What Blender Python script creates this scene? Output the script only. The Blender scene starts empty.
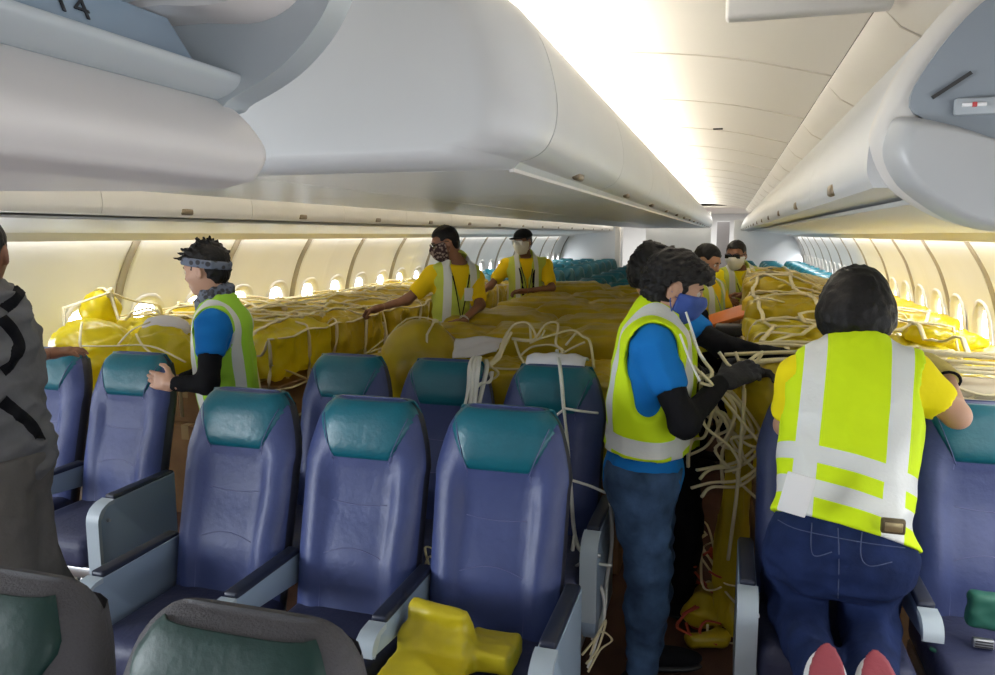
import bpy, bmesh, math, random
import numpy as np
from mathutils import Vector, Matrix
from mathutils.bvhtree import BVHTree
random.seed(7)
SC = bpy.context.scene
COL = SC.collection
V = Vector
# ------------------------------------------------------------------ camera
F_PX, PITCH, YAW, CAMZ = 760.0, math.radians(7.7), math.radians(16.8), 1.68
cd = bpy.data.cameras.new('camera'); cam = bpy.data.objects.new('camera', cd); COL.objects.link(cam)
cd.sensor_width = 36.0; cd.lens = 36.0*F_PX/995.0; cd.clip_start = 0.02; cd.clip_end = 100
cam.location = (0, 0, CAMZ); cam.rotation_euler = (math.pi/2-PITCH, 0, YAW)
SC.camera = cam
# ------------------------------------------------------------------ world, exposure
w = bpy.data.worlds.new('world'); SC.world = w; w.use_nodes = True
w.node_tree.nodes['Background'].inputs[0].default_value = (0.8, 0.9, 1.0, 1)
w.node_tree.nodes['Background'].inputs[1].default_value = 0.0
SC.view_settings.view_transform = 'Standard'; SC.view_settings.look = 'None'
SC.view_settings.exposure = 0.16; SC.view_settings.gamma = 1.0
SC.cycles.max_bounces = 8; SC.cycles.diffuse_bounces = 5; SC.cycles.glossy_bounces = 3
SC.cycles.transmission_bounces = 4; SC.cycles.transparent_max_bounces = 6
SC.cycles.sample_clamp_indirect = 4.0; SC.cycles.use_denoising = True
def area(name, loc, size, power, color, rot):
    l = bpy.data.lights.new(name, 'AREA'); l.shape = 'RECTANGLE'; l.size, l.size_y = size
    l.energy = power; l.color = color
    o = bpy.data.objects.new(name, l); COL.objects.link(o); o.location = loc; o.rotation_euler = rot
    return o
WARM = (1.0, 0.93, 0.80); DAY = (0.86, 0.93, 1.0)
R90 = math.pi/2
# cove lamps on top of the centre bins (shine up and over the right aisle ceiling), and their mirror
area('cove_lamp_right', (-0.60, 9.8, 2.20), (0.10, 16.4), 205, WARM, (0, math.radians(180+38), 0))
area('cove_lamp_left', (-1.69, 9.8, 2.20), (0.10, 16.4), 150, WARM, (0, math.radians(180-38), 0))
# sidewall lamps behind the lower lip of the outboard bins
area('sidewall_lamp_left', (-3.555, 7.4, 1.69), (0.03, 19.0), 92, (1, .975, .94), (0, math.radians(-25), 0))
area('sidewall_lamp_right', (1.265, 7.4, 1.69), (0.03, 19.0), 160, (1, .975, .94), (0, math.radians(25), 0))
# added foreground fill beside the camera, coloured as daylight from unseen doors
area('side_fill_left', (-3.70, -0.2, 1.25), (1.3, 1.6), 130, DAY, (0, math.radians(-90), 0))
area('side_fill_right', (1.40, -0.9, 1.25), (1.2, 1.6), 16, DAY, (0, math.radians(90), 0))
area('overhead_fill', (-0.9, -1.3, 2.27), (1.6, 0.8), 13, DAY, (0, 0, 0))  # unseen lamp added behind the camera to fill the foreground and bin ends

# ------------------------------------------------------------------ materials
MATS = {}
def mat(name, col, rough=0.5, metal=0.0, bump=0.0, bscale=60.0, var=0.0, vscale=8.0, spec=0.5, emit=None, estr=0, sheen=0, trans=0.0, coat=0.0, bdist=0.01, ridged=False):
    if name in MATS: return MATS[name]
    m = bpy.data.materials.new(name); m.use_nodes = True; nt = m.node_tree; b = nt.nodes['Principled BSDF']
    b.inputs['Base Color'].default_value = (*col, 1); b.inputs['Roughness'].default_value = rough
    b.inputs['Metallic'].default_value = metal; b.inputs['Specular IOR Level'].default_value = spec
    if coat: b.inputs['Coat Weight'].default_value = coat
    if sheen: b.inputs['Sheen Weight'].default_value = sheen
    if emit: b.inputs['Emission Color'].default_value = (*emit, 1); b.inputs['Emission Strength'].default_value = estr
    tc = nt.nodes.new('ShaderNodeTexCoord')
    if var:
        n = nt.nodes.new('ShaderNodeTexNoise'); n.inputs['Scale'].default_value = vscale; n.inputs['Detail'].default_value = 4
        nt.links.new(tc.outputs['Object'], n.inputs['Vector'])
        r = nt.nodes.new('ShaderNodeMapRange'); r.inputs[1].default_value = .3; r.inputs[2].default_value = .7
        r.inputs[3].default_value = 1-var; r.inputs[4].default_value = 1+var
        mx = nt.nodes.new('ShaderNodeVectorMath'); mx.operation = 'SCALE'; mx.inputs[0].default_value = col
        nt.links.new(n.outputs[0], r.inputs[0]); nt.links.new(r.outputs[0], mx.inputs['Scale'])
        nt.links.new(mx.outputs[0], b.inputs['Base Color'])
    if bump:
        n = nt.nodes.new('ShaderNodeTexNoise'); n.inputs['Scale'].default_value = bscale; n.inputs['Detail'].default_value = 5
        if ridged: n.noise_type = 'RIDGED_MULTIFRACTAL'; n.normalize = False; n.inputs['Distortion'].default_value = .6; n.inputs['Detail'].default_value = 3
        nt.links.new(tc.outputs['Object'], n.inputs['Vector'])
        bp = nt.nodes.new('ShaderNodeBump'); bp.inputs['Strength'].default_value = bump; bp.inputs['Distance'].default_value = bdist
        nt.links.new(n.outputs[0], bp.inputs['Height']); nt.links.new(bp.outputs[0], b.inputs['Normal'])
    if trans:
        t = nt.nodes.new('ShaderNodeBsdfTranslucent'); t.inputs[0].default_value = (*col, 1)
        mxs = nt.nodes.new('ShaderNodeMixShader'); mxs.inputs[0].default_value = trans
        out = nt.nodes['Material Output']
        nt.links.new(b.outputs[0], mxs.inputs[1]); nt.links.new(t.outputs[0], mxs.inputs[2]); nt.links.new(mxs.outputs[0], out.inputs[0])
    MATS[name] = m; return m
M_panel = mat('cabin_panel', (.74, .71, .66), .42, var=.03, vscale=2)
M_wall = mat('sidewall_panel', (.80, .79, .77), .5, var=.03, vscale=2)
M_ceil = mat('ceiling_panel', (.76, .73, .68), .55)
M_bin = mat('bin_plastic', (.66, .67, .67), .33, var=.02, vscale=3)
M_bin2 = mat('bin_bucket_plastic', (.72, .69, .68), .4)
M_bing = mat('bin_grey_plastic', (.42, .46, .49), .3)
M_psu = mat('service_panel', (.62, .62, .60), .4)
M_seam = mat('panel_gap', (.05, .05, .05), .8)
M_brown = mat('latch_bronze', (.22, .17, .11), .4, metal=.4)
M_floor = mat('floor_carpet', (.085, .035, .02), .9, bump=.5, bscale=300, var=.25, vscale=5)
M_blue = mat('seat_blue_leather', (.038, .055, .165), .47, bump=.35, bscale=35, var=.12, vscale=6, spec=.5, bdist=.006)
M_teal = mat('seat_teal_leather', (.002, .108, .150), .36, bump=.25, bscale=50, var=.10, vscale=7, bdist=.006)
M_tealshade = mat('seat_teal_leather_shaded', (.002, .030, .024), .55, bump=.25, bscale=50, var=.12, vscale=7, bdist=.006)  # headrest teal darkened to carry the shadow on the near seats
M_shell = mat('seat_back_shell', (.018, .018, .028), .5)
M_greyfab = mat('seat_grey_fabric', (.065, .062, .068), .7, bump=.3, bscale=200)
M_cush = mat('seat_cushion_dark', (.025, .03, .075), .55, bump=.3, bscale=40)
M_arm = mat('armrest_panel', (.27, .35, .45), .38)
M_armw = mat('armrest_cap', (.36, .42, .47), .35)
M_pad = mat('armrest_pad', (.012, .016, .035), .45)
M_metal = mat('seat_metal', (.45, .46, .48), .35, metal=.9)
M_dark = mat('dark_plastic', (.015, .015, .018), .5)
M_stitch = mat('seam_stitch', (.11, .12, .26), .6)
M_steal = mat('teal_stitch', (.02, .16, .16), .6)
M_pane = mat('window_daylight', (1, 1, 1), .5, emit=(.93, .97, 1.0), estr=12)
M_striplamp = mat('strip_lamp', (1, 1, 1), .5, emit=(1, .93, .80), estr=7)

# ------------------------------------------------------------------ mesh helpers
def link(name, me, m=None, parent=None, smooth=True):
    o = bpy.data.objects.new(name, me); COL.objects.link(o)
    if m is not None:
        for mm in (m if isinstance(m, (list, tuple)) else [m]): me.materials.append(mm)
    if smooth: me.polygons.foreach_set('use_smooth', [True]*len(me.polygons))
    if parent is not None: o.parent = parent
    return o
def mesh(name, vs, fs, m=None, parent=None, smooth=True, angle=None):
    me = bpy.data.meshes.new(name); me.from_pydata([tuple(v) for v in vs], [], [tuple(f) for f in fs]); me.update()
    o = link(name, me, m, parent, smooth)
    if angle: sharp(o, angle)
    return o
def sharp(o, deg=35):
    me = o.data; bm = bmesh.new(); bm.from_mesh(me)
    for e in bm.edges:
        if len(e.link_faces) == 2 and e.calc_face_angle(0) > math.radians(deg): e.smooth = False
    for f in bm.faces: f.smooth = True
    bm.to_mesh(me); bm.free()
def bmobj(name, bm, m, parent=None, angle=35):
    me = bpy.data.meshes.new(name); bmesh.ops.recalc_face_normals(bm, faces=bm.faces); bm.to_mesh(me); bm.free()
    o = link(name, me, m, parent); sharp(o, angle); return o
def addbox(bm, c, s, bev=0.0, seg=2, rot=None):
    r = bmesh.ops.create_cube(bm, size=1.0); vs = r['verts']
    bmesh.ops.scale(bm, vec=V(s), verts=vs)
    if bev:
        es = list({e for v in vs for e in v.link_edges})
        rr = bmesh.ops.bevel(bm, geom=es, offset=bev, segments=seg, profile=.5, affect='EDGES')
        vs = list({v for f in rr['faces'] for v in f.verts} | {v for v in vs if v.is_valid})
    if rot is not None: bmesh.ops.rotate(bm, cent=(0, 0, 0), matrix=rot, verts=vs)
    bmesh.ops.translate(bm, vec=V(c), verts=vs)
def box(name, c, s, m, parent=None, bev=.01, seg=2, rot=None):
    bm = bmesh.new(); addbox(bm, c, s, bev, seg, rot); return bmobj(name, bm, m, parent)
def tube_data(pts, r, n=6, flat=1.0, vs=None, fs=None):
    vs = [] if vs is None else vs; fs = [] if fs is None else fs
    pts = [V(p) for p in pts]; base = len(vs); k = len(pts)
    up = V((0, 0, 1))
    for i, p in enumerate(pts):
        t = (pts[min(i+1, k-1)]-pts[max(i-1, 0)])
        if t.length < 1e-7: t = V((0, 1, 0))
        t.normalize(); a = t.cross(up)
        if a.length < .1: a = t.cross(V((0, 1, 0)))
        a.normalize(); b = t.cross(a); rr = r[i] if isinstance(r, (list, tuple)) else r
        for j in range(n):
            th = 2*math.pi*j/n; vs.append(p+a*math.cos(th)*rr+b*math.sin(th)*rr*flat)
    for i in range(k-1):
        for j in range(n):
            fs.append((base+i*n+j, base+i*n+(j+1) % n, base+(i+1)*n+(j+1) % n, base+(i+1)*n+j))
    fs.append(tuple(base+j for j in range(n))[::-1]); fs.append(tuple(base+(k-1)*n+j for j in range(n)))
    return vs, fs
def tube(name, pts, r, m, parent=None, n=6, flat=1.0):
    vs, fs = tube_data(pts, r, n, flat); return mesh(name, vs, fs, m, parent)
def smoothpts(pts, sub=6):
    P = [V(p) for p in pts]; out = []
    for i in range(len(P)-1):
        p0, p1, p2, p3 = P[max(i-1, 0)], P[i], P[i+1], P[min(i+2, len(P)-1)]
        for s in range(sub):
            t = s/sub
            out.append(.5*((2*p1)+(p2-p0)*t+(2*p0-5*p1+4*p2-p3)*t*t+(3*p1-p0-3*p2+p3)*t**3))
    out.append(P[-1]); return out
def prism(name, prof, y0, y1, m, parent=None, angle=30, cap=True):
    """closed (x,z) outline extruded along y"""
    n = len(prof); vs = [(x, y0, z) for x, z in prof]+[(x, y1, z) for x, z in prof]
    fs = [(i, (i+1) % n, n+(i+1) % n, n+i) for i in range(n)]
    if cap: fs += [tuple(range(n))[::-1], tuple(range(n, 2*n))]
    bm = bmesh.new(); bv = [bm.verts.new(v) for v in vs]
    for f in fs: bm.faces.new([bv[i] for i in f])
    return bmobj(name, bm, m, parent, angle)
def cr(pts, sub=5):
    """catmull-rom through 2-D points"""
    return [(p.x, p.y) for p in smoothpts([(a, b, 0) for a, b in pts], sub)]
def strip(name, prof, y0, y1, m, thick=.01, parent=None, angle=30):
    """open (x,z) polyline given a thickness and extruded along y"""
    P = [V((a, b)) for a, b in prof]; off = []
    for i, p in enumerate(P):
        t = (P[min(i+1, len(P)-1)]-P[max(i-1, 0)]).normalized(); off.append(p+V((-t.y, t.x))*thick)
    return prism(name, [tuple(p) for p in P]+[tuple(p) for p in reversed(off)], y0, y1, m, parent, angle)
def thing(name, label, cat, loc=(0, 0, 0), rz=0, group=None):
    o = bpy.data.objects.new(name, None); COL.objects.link(o); o.empty_display_size = .1
    o.location = loc; o.rotation_euler = (0, 0, rz); return tag(o, label, cat, group)
def tag(o, label=None, cat=None, group=None, kind=None):
    if label: o['label'] = label
    if cat: o['category'] = cat
    if group: o['group'] = group
    if kind: o['kind'] = kind
    return o
def S(o): o['kind'] = 'structure'; return o
def kids(o): return [c for c in CH.get(o.name, [])]
CH = {}
def index_children():
    CH.clear()
    for o in COL.objects:
        if o.parent: CH.setdefault(o.parent.name, []).append(o)
def copy_tree(o, parent=None):
    c = o.copy(); COL.objects.link(c)
    if parent is not None: c.parent = parent
    for ch in kids(o): copy_tree(ch, c)
    return c
ca, sa, cp, sp = math.cos(YAW), math.sin(YAW), math.cos(PITCH), math.sin(PITCH)
def at(px, py, Y):
    """the point of the plane y = Y that the photograph shows at a pixel"""
    u, v = px-497.5, py-337.5
    f = F_PX*cp-v*sp; dn = v*cp+F_PX*sp
    x = -f*sa+u*ca; y = f*ca+u*sa; k = Y/y
    return V((x*k, Y, CAMZ-dn*k))

# ------------------------------------------------------------------ cabin shell
CX = -1.145
def mir(prof): return [(2*CX-x, z) for x, z in prof]
Y0, Y1 = -2.6, 18.4
S(box('floor', (CX, 8.9, -.03), (5.6, 24, .06), M_floor, bev=0))
RIB = 1.062
def wall(name, sgn):
    # profile from floor to the light slot
    prof = cr([(2.56, 0.0), (2.65, .35), (2.70, .75), (2.69, 1.1), (2.60, 1.42), (2.46, 1.66)], 12)
    ys = [Y0]
    y = Y0
    while y < 18.3:
        ph = ((y-4.03) / RIB) % 1.0
        y += .012 if (ph < .055 or ph > .94) else .03
        ys.append(min(y, 18.3))
    vs = []; fs = []; nz = len(prof)
    for y in ys:
        ph = ((y-4.03)/RIB) % 1.0; d = min(ph, 1-ph)*RIB
        # pillowed panel with a rounded step at each joint
        bulge = -.045*(1-min(d/.05, 1.0))**1.0
        if abs(ph-.5)*RIB < .012: bulge -= .004
        for i, (x, z) in enumerate(prof):
            vs.append((CX+sgn*(x-bulge), y, z))
    for j in range(len(ys)-1):
        for i in range(nz-1):
            ym = (ys[j]+ys[j+1])/2; zm = (prof[i][1]+prof[i+1][1])/2
            wph = (((ym-(4.03+RIB*.25))/(RIB/2)+.5) % 1.0-.5)*RIB/2
            if (abs(wph)/.14)**2.6+(abs(zm-1.07)/.175)**2.6 < 1: continue
            a = j*nz+i; fs.append((a, a+1, a+nz+1, a+nz) if sgn < 0 else (a, a+nz, a+nz+1, a+1))
    # outer skin
    b = len(vs)
    for y in (ys[0], ys[-1]):
        for x, z in prof: vs.append((CX+sgn*(x+.14), y, z))
    for i in range(nz-1): fs.append((b+i, b+nz+i, b+nz+i+1, b+i+1))
    return S(mesh(name, vs, fs, M_wall))
wall('wall_left', -1); wall('wall_right', 1)
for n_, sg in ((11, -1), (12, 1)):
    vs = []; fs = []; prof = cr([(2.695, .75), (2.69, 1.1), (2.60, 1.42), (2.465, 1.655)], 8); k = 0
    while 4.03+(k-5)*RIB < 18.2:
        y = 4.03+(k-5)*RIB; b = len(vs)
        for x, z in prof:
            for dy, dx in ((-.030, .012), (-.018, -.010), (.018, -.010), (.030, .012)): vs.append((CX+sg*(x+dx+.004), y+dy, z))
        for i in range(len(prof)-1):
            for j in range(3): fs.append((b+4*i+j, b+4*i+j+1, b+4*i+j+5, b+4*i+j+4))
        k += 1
    S(mesh('trim_%d' % n_, vs, fs, mat('rib_shade_strip', (.30, .26, .20), .6)))  # added taupe strips; their dark colour carries the shade along each wall rib
# windows: oval shades with bright panes, two to a panel
def wx(z): return 2.695-.16*max(0, (z-.95))**1.3
def window(n, sgn, y):
    vs = []; fs = []; N = 20; rings = []
    for k, (sc, dx) in enumerate([(1.40, .004), (1.30, -.014), (1.0, .030), (.96, .032)]):
        ring = []
        for j in range(N):
            t = 2*math.pi*j/N; cy = math.copysign(abs(math.cos(t))**.75, math.cos(t))*.120*sc
            cz = math.copysign(abs(math.sin(t))**.75, math.sin(t))*.155*sc
            z = 1.07+cz; ring.append(len(vs)); vs.append((CX+sgn*(wx(z)+dx-.006), y+cy, z))
        rings.append(ring)
    for a, b in zip(rings, rings[1:]):
        for j in range(N): fs.append((a[j], a[(j+1) % N], b[(j+1) % N], b[j]))
    o = S(mesh('window_%d' % n, vs, fs, M_panel))
    N2 = len(rings[-1]); v2 = [vs[i] for i in rings[-1]]; v3 = [(x-sgn*.03, yy, z) for x, yy, z in v2]
    pv = [(x-sgn*.0, yy, z) for x, yy, z in v2]+[(x+sgn*.01, yy, z) for x, yy, z in v2]
    pf = [tuple(range(N2)), tuple(range(N2, 2*N2))[::-1]]+[(j, (j+1) % N2, N2+(j+1) % N2, N2+j) for j in range(N2)]
    mesh('window_pane', pv, pf, M_pane, o, smooth=False)
wn = 1
for sgn in (-1, 1):
    y = 4.03-RIB*4+RIB*.25
    while y < 18:
        window(wn, sgn, y); wn += 1; y += RIB/2

# bins ---------------------------------------------------------------
EDGE = cr([(-.44, 1.835), (-.405, 1.845), (-.375, 1.87), (-.358, 1.92), (-.362, 1.99), (-.39, 2.08), (-.44, 2.15), (-.50, 2.19)], 4)
def centre_profile(): return [(-1.14, 1.82), (-.455, 1.82)]+EDGE+[(-1.14, 2.19)]
def outboard_profile():   # right-hand side
    return cr([(.25, 1.765), (.238, 1.80), (.245, 1.87), (.285, 1.97), (.36, 2.08), (.46, 2.145)], 5)+[(1.20, 2.145), (1.44, 1.72), (.37, 1.765)]
def make_bin(proto_name, prof, edge, label, group, y0, L, flip=False):
    t = thing(proto_name, label, 'overhead bin', (0, y0, 0), 0, group)
    P = mir(prof) if flip else prof
    prism('bin_body', P, .004, L-.004, M_bin, t, 28)
    E = mir(edge) if flip else edge
    off = .004*(-1 if flip else 1)*(1 if edge[0][0] < 0 else -1)
    return t
CB = centre_profile(); OB = outboard_profile()
L = 1.062
ycs = [1.62+i*L for i in range(16)]
def latch(parent, x, z, y, s=1):
    bm = bmesh.new(); addbox(bm, (x, y, z), (.022, .085, .03), .009, 3); return bmobj('latch', bm, M_brown, parent)
protos = {}
for nm, P, flip, lx, lz in (('cr', CB, False, -.412, 1.845), ('cl', CB, True, 0, 0), ('or', OB, False, .245, 1.79), ('ol', OB, True, 0, 0)):
    t = thing('overhead_bin', 'pending', 'overhead bin', (0, 0, 0))
    prism('bin_body', mir(P) if flip else P, .0015, L-.0015, M_bin if nm != 'ol' else M_panel, t, 28)
    if nm == 'cr': latch(t, lx, lz, .53)
    if nm == 'or': latch(t, lx, lz, .53)
    if nm == 'ol': latch(t, 2*CX-.245, 1.79, .53)
    if nm in ('cr',):
        prism('bin_light_rail', [(-.462, 1.815), (-.452, 1.815), (-.452, 1.83), (-.462, 1.83)], 0, L, M_panel, t)
        # groove with passenger service slots
    protos[nm] = t
index_children()
ORD = ['first', 'second', 'third', 'fourth', 'fifth', 'sixth', 'seventh', 'eighth', 'ninth', 'tenth', 'eleventh', 'twelfth', 'thirteenth', 'fourteenth', 'fifteenth', 'sixteenth']
for nm, txt, grp in (('cr', 'grey-white centre overhead bin facing the right aisle, %s back from its rounded end', 'centre overhead bins along the right aisle'),
                     ('cl', 'grey-white centre overhead bin facing the left aisle, %s back from the rounded end', 'centre overhead bins along the left aisle'),
                     ('or', 'cream overhead bin along the right-hand wall, %s back from its rounded end', 'overhead bins along the right wall'),
                     ('ol', 'cream overhead bin along the left-hand wall, %s along from the left edge', 'overhead bins along the left wall')):
    start = {'cr': 1.62, 'cl': 1.62, 'or': 1.56, 'ol': .50}[nm]
    for i in range(16):
        if start+i*L > 17.1: break
        o = protos[nm] if i == 0 else copy_tree(protos[nm])
        o.location = (0, start+i*L, 0); tag(o, txt % ORD[i], 'overhead bin', grp)
# service panels below the outboard bins
for nm, prof in (('wall_trim_right', [(.372, 1.757), (.80, 1.735), (1.20, 1.70)]),):
    for k, P in enumerate((prof, mir(prof))):
        S(strip('trim_%d' % (k+1), P, .5 if k else 1.56, 18.3, M_psu, .012 if k else -.012))
for k, P in enumerate(([(1.19, 1.70), (1.235, 1.652)], mir([(1.19, 1.70), (1.235, 1.652)]))):
    S(strip('trim_%d' % (k+3), P, Y0, 18.3, M_panel, .012 if k else -.012))
# lamp strip in the cove over the centre bins
for k, xx in enumerate((-.60, 2*CX+.60)):
    o = box('cove_strip_light', (xx, 9.9, 2.197), (.07, 16.4, .012), M_striplamp, bev=.002)
    tag(o, 'bright cove strip light on top of the centre bins, %s aisle side' % ('right', 'left')[k], 'light')

# centre bin end fairing: superelliptic cap that rounds over to the aisle
def end_cap(name, loop, yb, depth, m, inset=.16, parent=None, n=10, zin=.5, cxz=None, rounds=None):
    cx = sum(p[0] for p in loop)/len(loop) if cxz is None else cxz[0]; cz = sum(p[1] for p in loop)/len(loop) if cxz is None else cxz[1]
    hx = max(p[0] for p in loop)-cx; hz = max(p[1] for p in loop)-cz
    vs = []; fs = []; N = len(loop)
    for k in range(n+1):
        t = k/n*math.pi/2; ins = inset*(1-math.cos(t)); y = yb-depth*math.sin(t)
        for x, z in loop:
            dx, dz = x-cx, z-cz
            vs.append((cx+dx*(1-ins/hx), y, cz+dz*(1-ins*zin/hz)))
    for k in range(n):
        for j in range(N): fs.append((k*N+j, k*N+(j+1) % N, (k+1)*N+(j+1) % N, (k+1)*N+j))
    fs.append(tuple(n*N+j for j in range(N))); fs.append(tuple(range(N))[::-1])
    bm = bmesh.new(); bv = [bm.verts.new(v) for v in vs]
    for f in fs: bm.faces.new([bv[i] for i in f])
    return bmobj(name, bm, m, parent, 50)
full = [(-.455, 1.82)]+EDGE; full = full+mir(full)[::-1]
o = end_cap('bin_end_fairing', full, 1.615, .17, M_bin, .13, zin=.30)
tag(o, 'large smooth grey rounded end panel closing the front of the centre bins', 'end panel')

# near centre bin, its bucket swung down open
t = thing('open_overhead_bin', 'open centre overhead bin at top left with its bucket swung down, row marker above', 'overhead bin')
bp = cr([(-1.5, 1.755), (-.80, 1.742), (-.66, 1.748), (-.627, 1.765), (-.616, 1.795), (-.638, 1.83), (-.672, 1.862)], 5)
bp = [(-1.6, 1.742)]+bp+[(-.70, 1.862), (-.72, 1.78), (-1.58, 1.78)]
def rounded_prism(name, prof, y0, y1, m, parent, r=.06, c=None, zs=.6):
    n = 8; loops = [(y0, 0)]+[(y1-r+r*math.sin(k/n*math.pi/2), r*(1-math.cos(k/n*math.pi/2))) for k in range(n+1)]
    cx, cz = c; vs = []; fs = []; N = len(prof)
    hx = max(abs(p[0]-cx) for p in prof); hz = max(abs(p[1]-cz) for p in prof)
    for y, ins in loops:
        for x, z in prof: vs.append((cx+(x-cx)*(1-ins/hx), y, cz+(z-cz)*(1-ins*zs/hz)))
    for k in range(len(loops)-1):
        for j in range(N): fs.append((k*N+j, k*N+(j+1) % N, (k+1)*N+(j+1) % N, (k+1)*N+j))
    fs.append(tuple((len(loops)-1)*N+j for j in range(N))); fs.append(tuple(range(N))[::-1])
    bm = bmesh.new(); bv = [bm.verts.new(v) for v in vs]
    for f in fs: bm.faces.new([bv[i] for i in f])
    return bmobj(name, bm, m, parent, 50)
rounded_prism('bucket', bp, -1.2, .97, M_bin2, t, .05, (-1.2, 1.80))
prism('bucket_lip', cr([(-.72, 1.862), (-.672, 1.860), (-.640, 1.872), (-.630, 1.887), (-.640, 1.893), (-.70, 1.897)], 4)+[(-.74, 1.90)], -1.2, .955, M_bing, t, 40)
prism('interior_panel', [(-.70, 1.897), (-.665, 1.897), (-.705, 1.957), (-.74, 1.957)], -1.2, .86, mat('bin_inner', (.33, .42, .52), .25, metal=.2), t)
prism('hinge_cover', cr([(-.76, 1.955), (-.70, 1.962), (-.655, 1.985), (-.65, 2.03), (-.70, 2.08), (-.8, 2.10)], 4)+[(-.9, 2.1), (-.9, 1.96)], -1.2, .80, M_bing, t, 40)
ringo = cr([(-1.0, 1.83), (-.70, 1.845), (-.645, 1.862), (-.570, 1.897), (-.515, 1.945), (-.485, 1.995), (-.462, 2.06), (-.46, 2.12), (-.50, 2.20)], 5)+[(-1.6, 2.20), (-1.6, 1.83)]
prism('end_frame', ringo, .905, .955, M_bing, t, 30)
c0 = (-1.0, 2.02)
inn = cr([(-.68, 1.96), (-.60, 1.955), (-.545, 1.975), (-.515, 2.02), (-.50, 2.08), (-.52, 2.2)], 5)+[(-1.5, 2.2), (-1.5, 1.96)]
prism('end_panel', inn, .82, .906, M_bin2, t, 30)
prism('bin_rear', [(-1.6, 1.742), (-1.55, 1.742), (-1.55, 2.2), (-1.6, 2.2)], -1.2, .905, M_bing, t)
prism('bin_roof', [(-1.6, 2.19), (-.50, 2.19), (-.46, 2.24), (-1.6, 2.24)], -1.2, .955, M_bing, t)
prism('side_door_edge', cr([(-.50, 2.19), (-.47, 2.14), (-.475, 2.10), (-.50, 2.07)], 4)+[(-.53, 2.08), (-.53, 2.19)], -1.2, .80, M_bin2, t)
tx = bpy.data.curves.new('row_marker', 'FONT'); tx.body = '14'; tx.size = .045; tx.extrude = .0006; tx.space_character = 1.2; tx.shear = .25
tmp = bpy.data.objects.new('row_marker', tx); COL.objects.link(tmp); bpy.context.view_layer.update()
tme = bpy.data.meshes.new_from_object(tmp.evaluated_get(bpy.context.evaluated_depsgraph_get())); bpy.data.objects.remove(tmp)
tme.materials.clear(); to = link('row_marker', tme, M_dark, t, False)
EX = V((0, 1, 0)); EN = V((.060, 0, .040)).normalized(); EU = EX.cross(EN)  # text basis on the sloping panel
EU = V((-.040, 0, .060)).normalized(); EN = EX.cross(EU)
Mx = Matrix((EX, EU, EN)).transposed().to_4x4(); Mx.translation = V((-.676, .655, 1.910)) + EN*.003
to.matrix_world = Mx
# right outboard bin end: rounded lower cap, recessed grey panel above with slot and placard
t = thing('bin_end_monument', 'grey rounded end of the right-hand bins at the right edge, with slot and small placard', 'end panel')
sil = cr([(.46, 2.145), (.36, 2.085), (.285, 1.985), (.252, 1.91), (.238, 1.85), (.262, 1.785), (.30, 1.745), (.37, 1.705), (.46, 1.685), (.62, 1.672), (.90, 1.66)], 4)+[(1.34, 1.66), (1.40, 1.80), (1.2, 2.145)]
end_cap('end_surround', sil, 1.565, .055, M_panel, .03, t, zin=1.0, cxz=(.8, 1.9))
low = cr([(.9, 1.80), (.60, 1.80), (.46, 1.825), (.35, 1.868), (.275, 1.885), (.258, 1.86), (.256, 1.82), (.278, 1.775), (.315, 1.74), (.38, 1.70), (.46, 1.682), (.62, 1.670), (.90, 1.66)], 4)+[(1.33, 1.66), (1.33, 1.80)]
end_cap('end_cap', low, 1.53, .075, mat('end_cap_grey', (.50, .51, .51), .35), .035, t, zin=.9, cxz=(.8, 1.74))
prism('recess_panel', cr([(.9, 1.78), (.60, 1.79), (.46, 1.815), (.35, 1.86), (.290, 1.90), (.318, 1.975), (.385, 2.06), (.48, 2.122)], 4)+[(1.2, 2.125), (1.34, 1.78)], 1.498, 1.515, mat('recess_grey', (.30, .34, .38), .3), t)
prism('slot', [(.325, 1.909), (.380, 1.947), (.376, 1.952), (.321, 1.914)], 1.492, 1.500, M_seam, t)
pl = box('placard', (.402, 1.488, 1.893), (.095, .012, .028), M_bing, t, .004)
box('placard_mark', (.383, 1.481, 1.895), (.036, .005, .006), mat('placard_white', (.85, .85, .85), .4), pl, .001)
box('placard_symbol', (.383, 1.479, 1.895), (.007, .005, .008), mat('placard_red', (.6, .08, .08), .4), pl, .001)

# ceiling ------------------------------------------------------------
cprof = cr([(-1.14, 2.36), (-.75, 2.385), (-.35, 2.375), (0.0, 2.33), (.334, 2.25)], 6)
S(strip('ceiling', cprof+[], Y0, 18.4, M_ceil, .03))
S(strip('ceiling_left', mir(cprof)[::-1], Y0, 18.4, M_ceil, .03))
for k, P in enumerate(([(.334, 2.246), (.385, 2.19), (.455, 2.15), (.60, 2.15)],)):
    S(strip('trim_%d' % (5+k), P, Y0, 18.4, M_panel, .02)); S(strip('trim_%d' % (7+k), mir(P)[::-1], Y0, 18.4, M_panel, .02))
# transverse joints in the ceiling
vs = []; fs = []
for i in range(17):
    y = .95+i*1.062
    tube_data([(x, y, z-.0015) for x, z in cprof], .0035, 4, 1, vs, fs)
S(mesh('trim_9', vs, fs, mat('ceiling_joint', (.64, .60, .54), .7)))
vs = []; fs = []
for i in range(17):
    y = 1.1+i*1.062
    tube_data([(.340, y, 2.243), (.385, y, 2.188), (.455, y, 2.148)], .003, 4, 1, vs, fs)
S(mesh('trim_10', vs, fs, MATS['ceiling_joint']))
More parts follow.
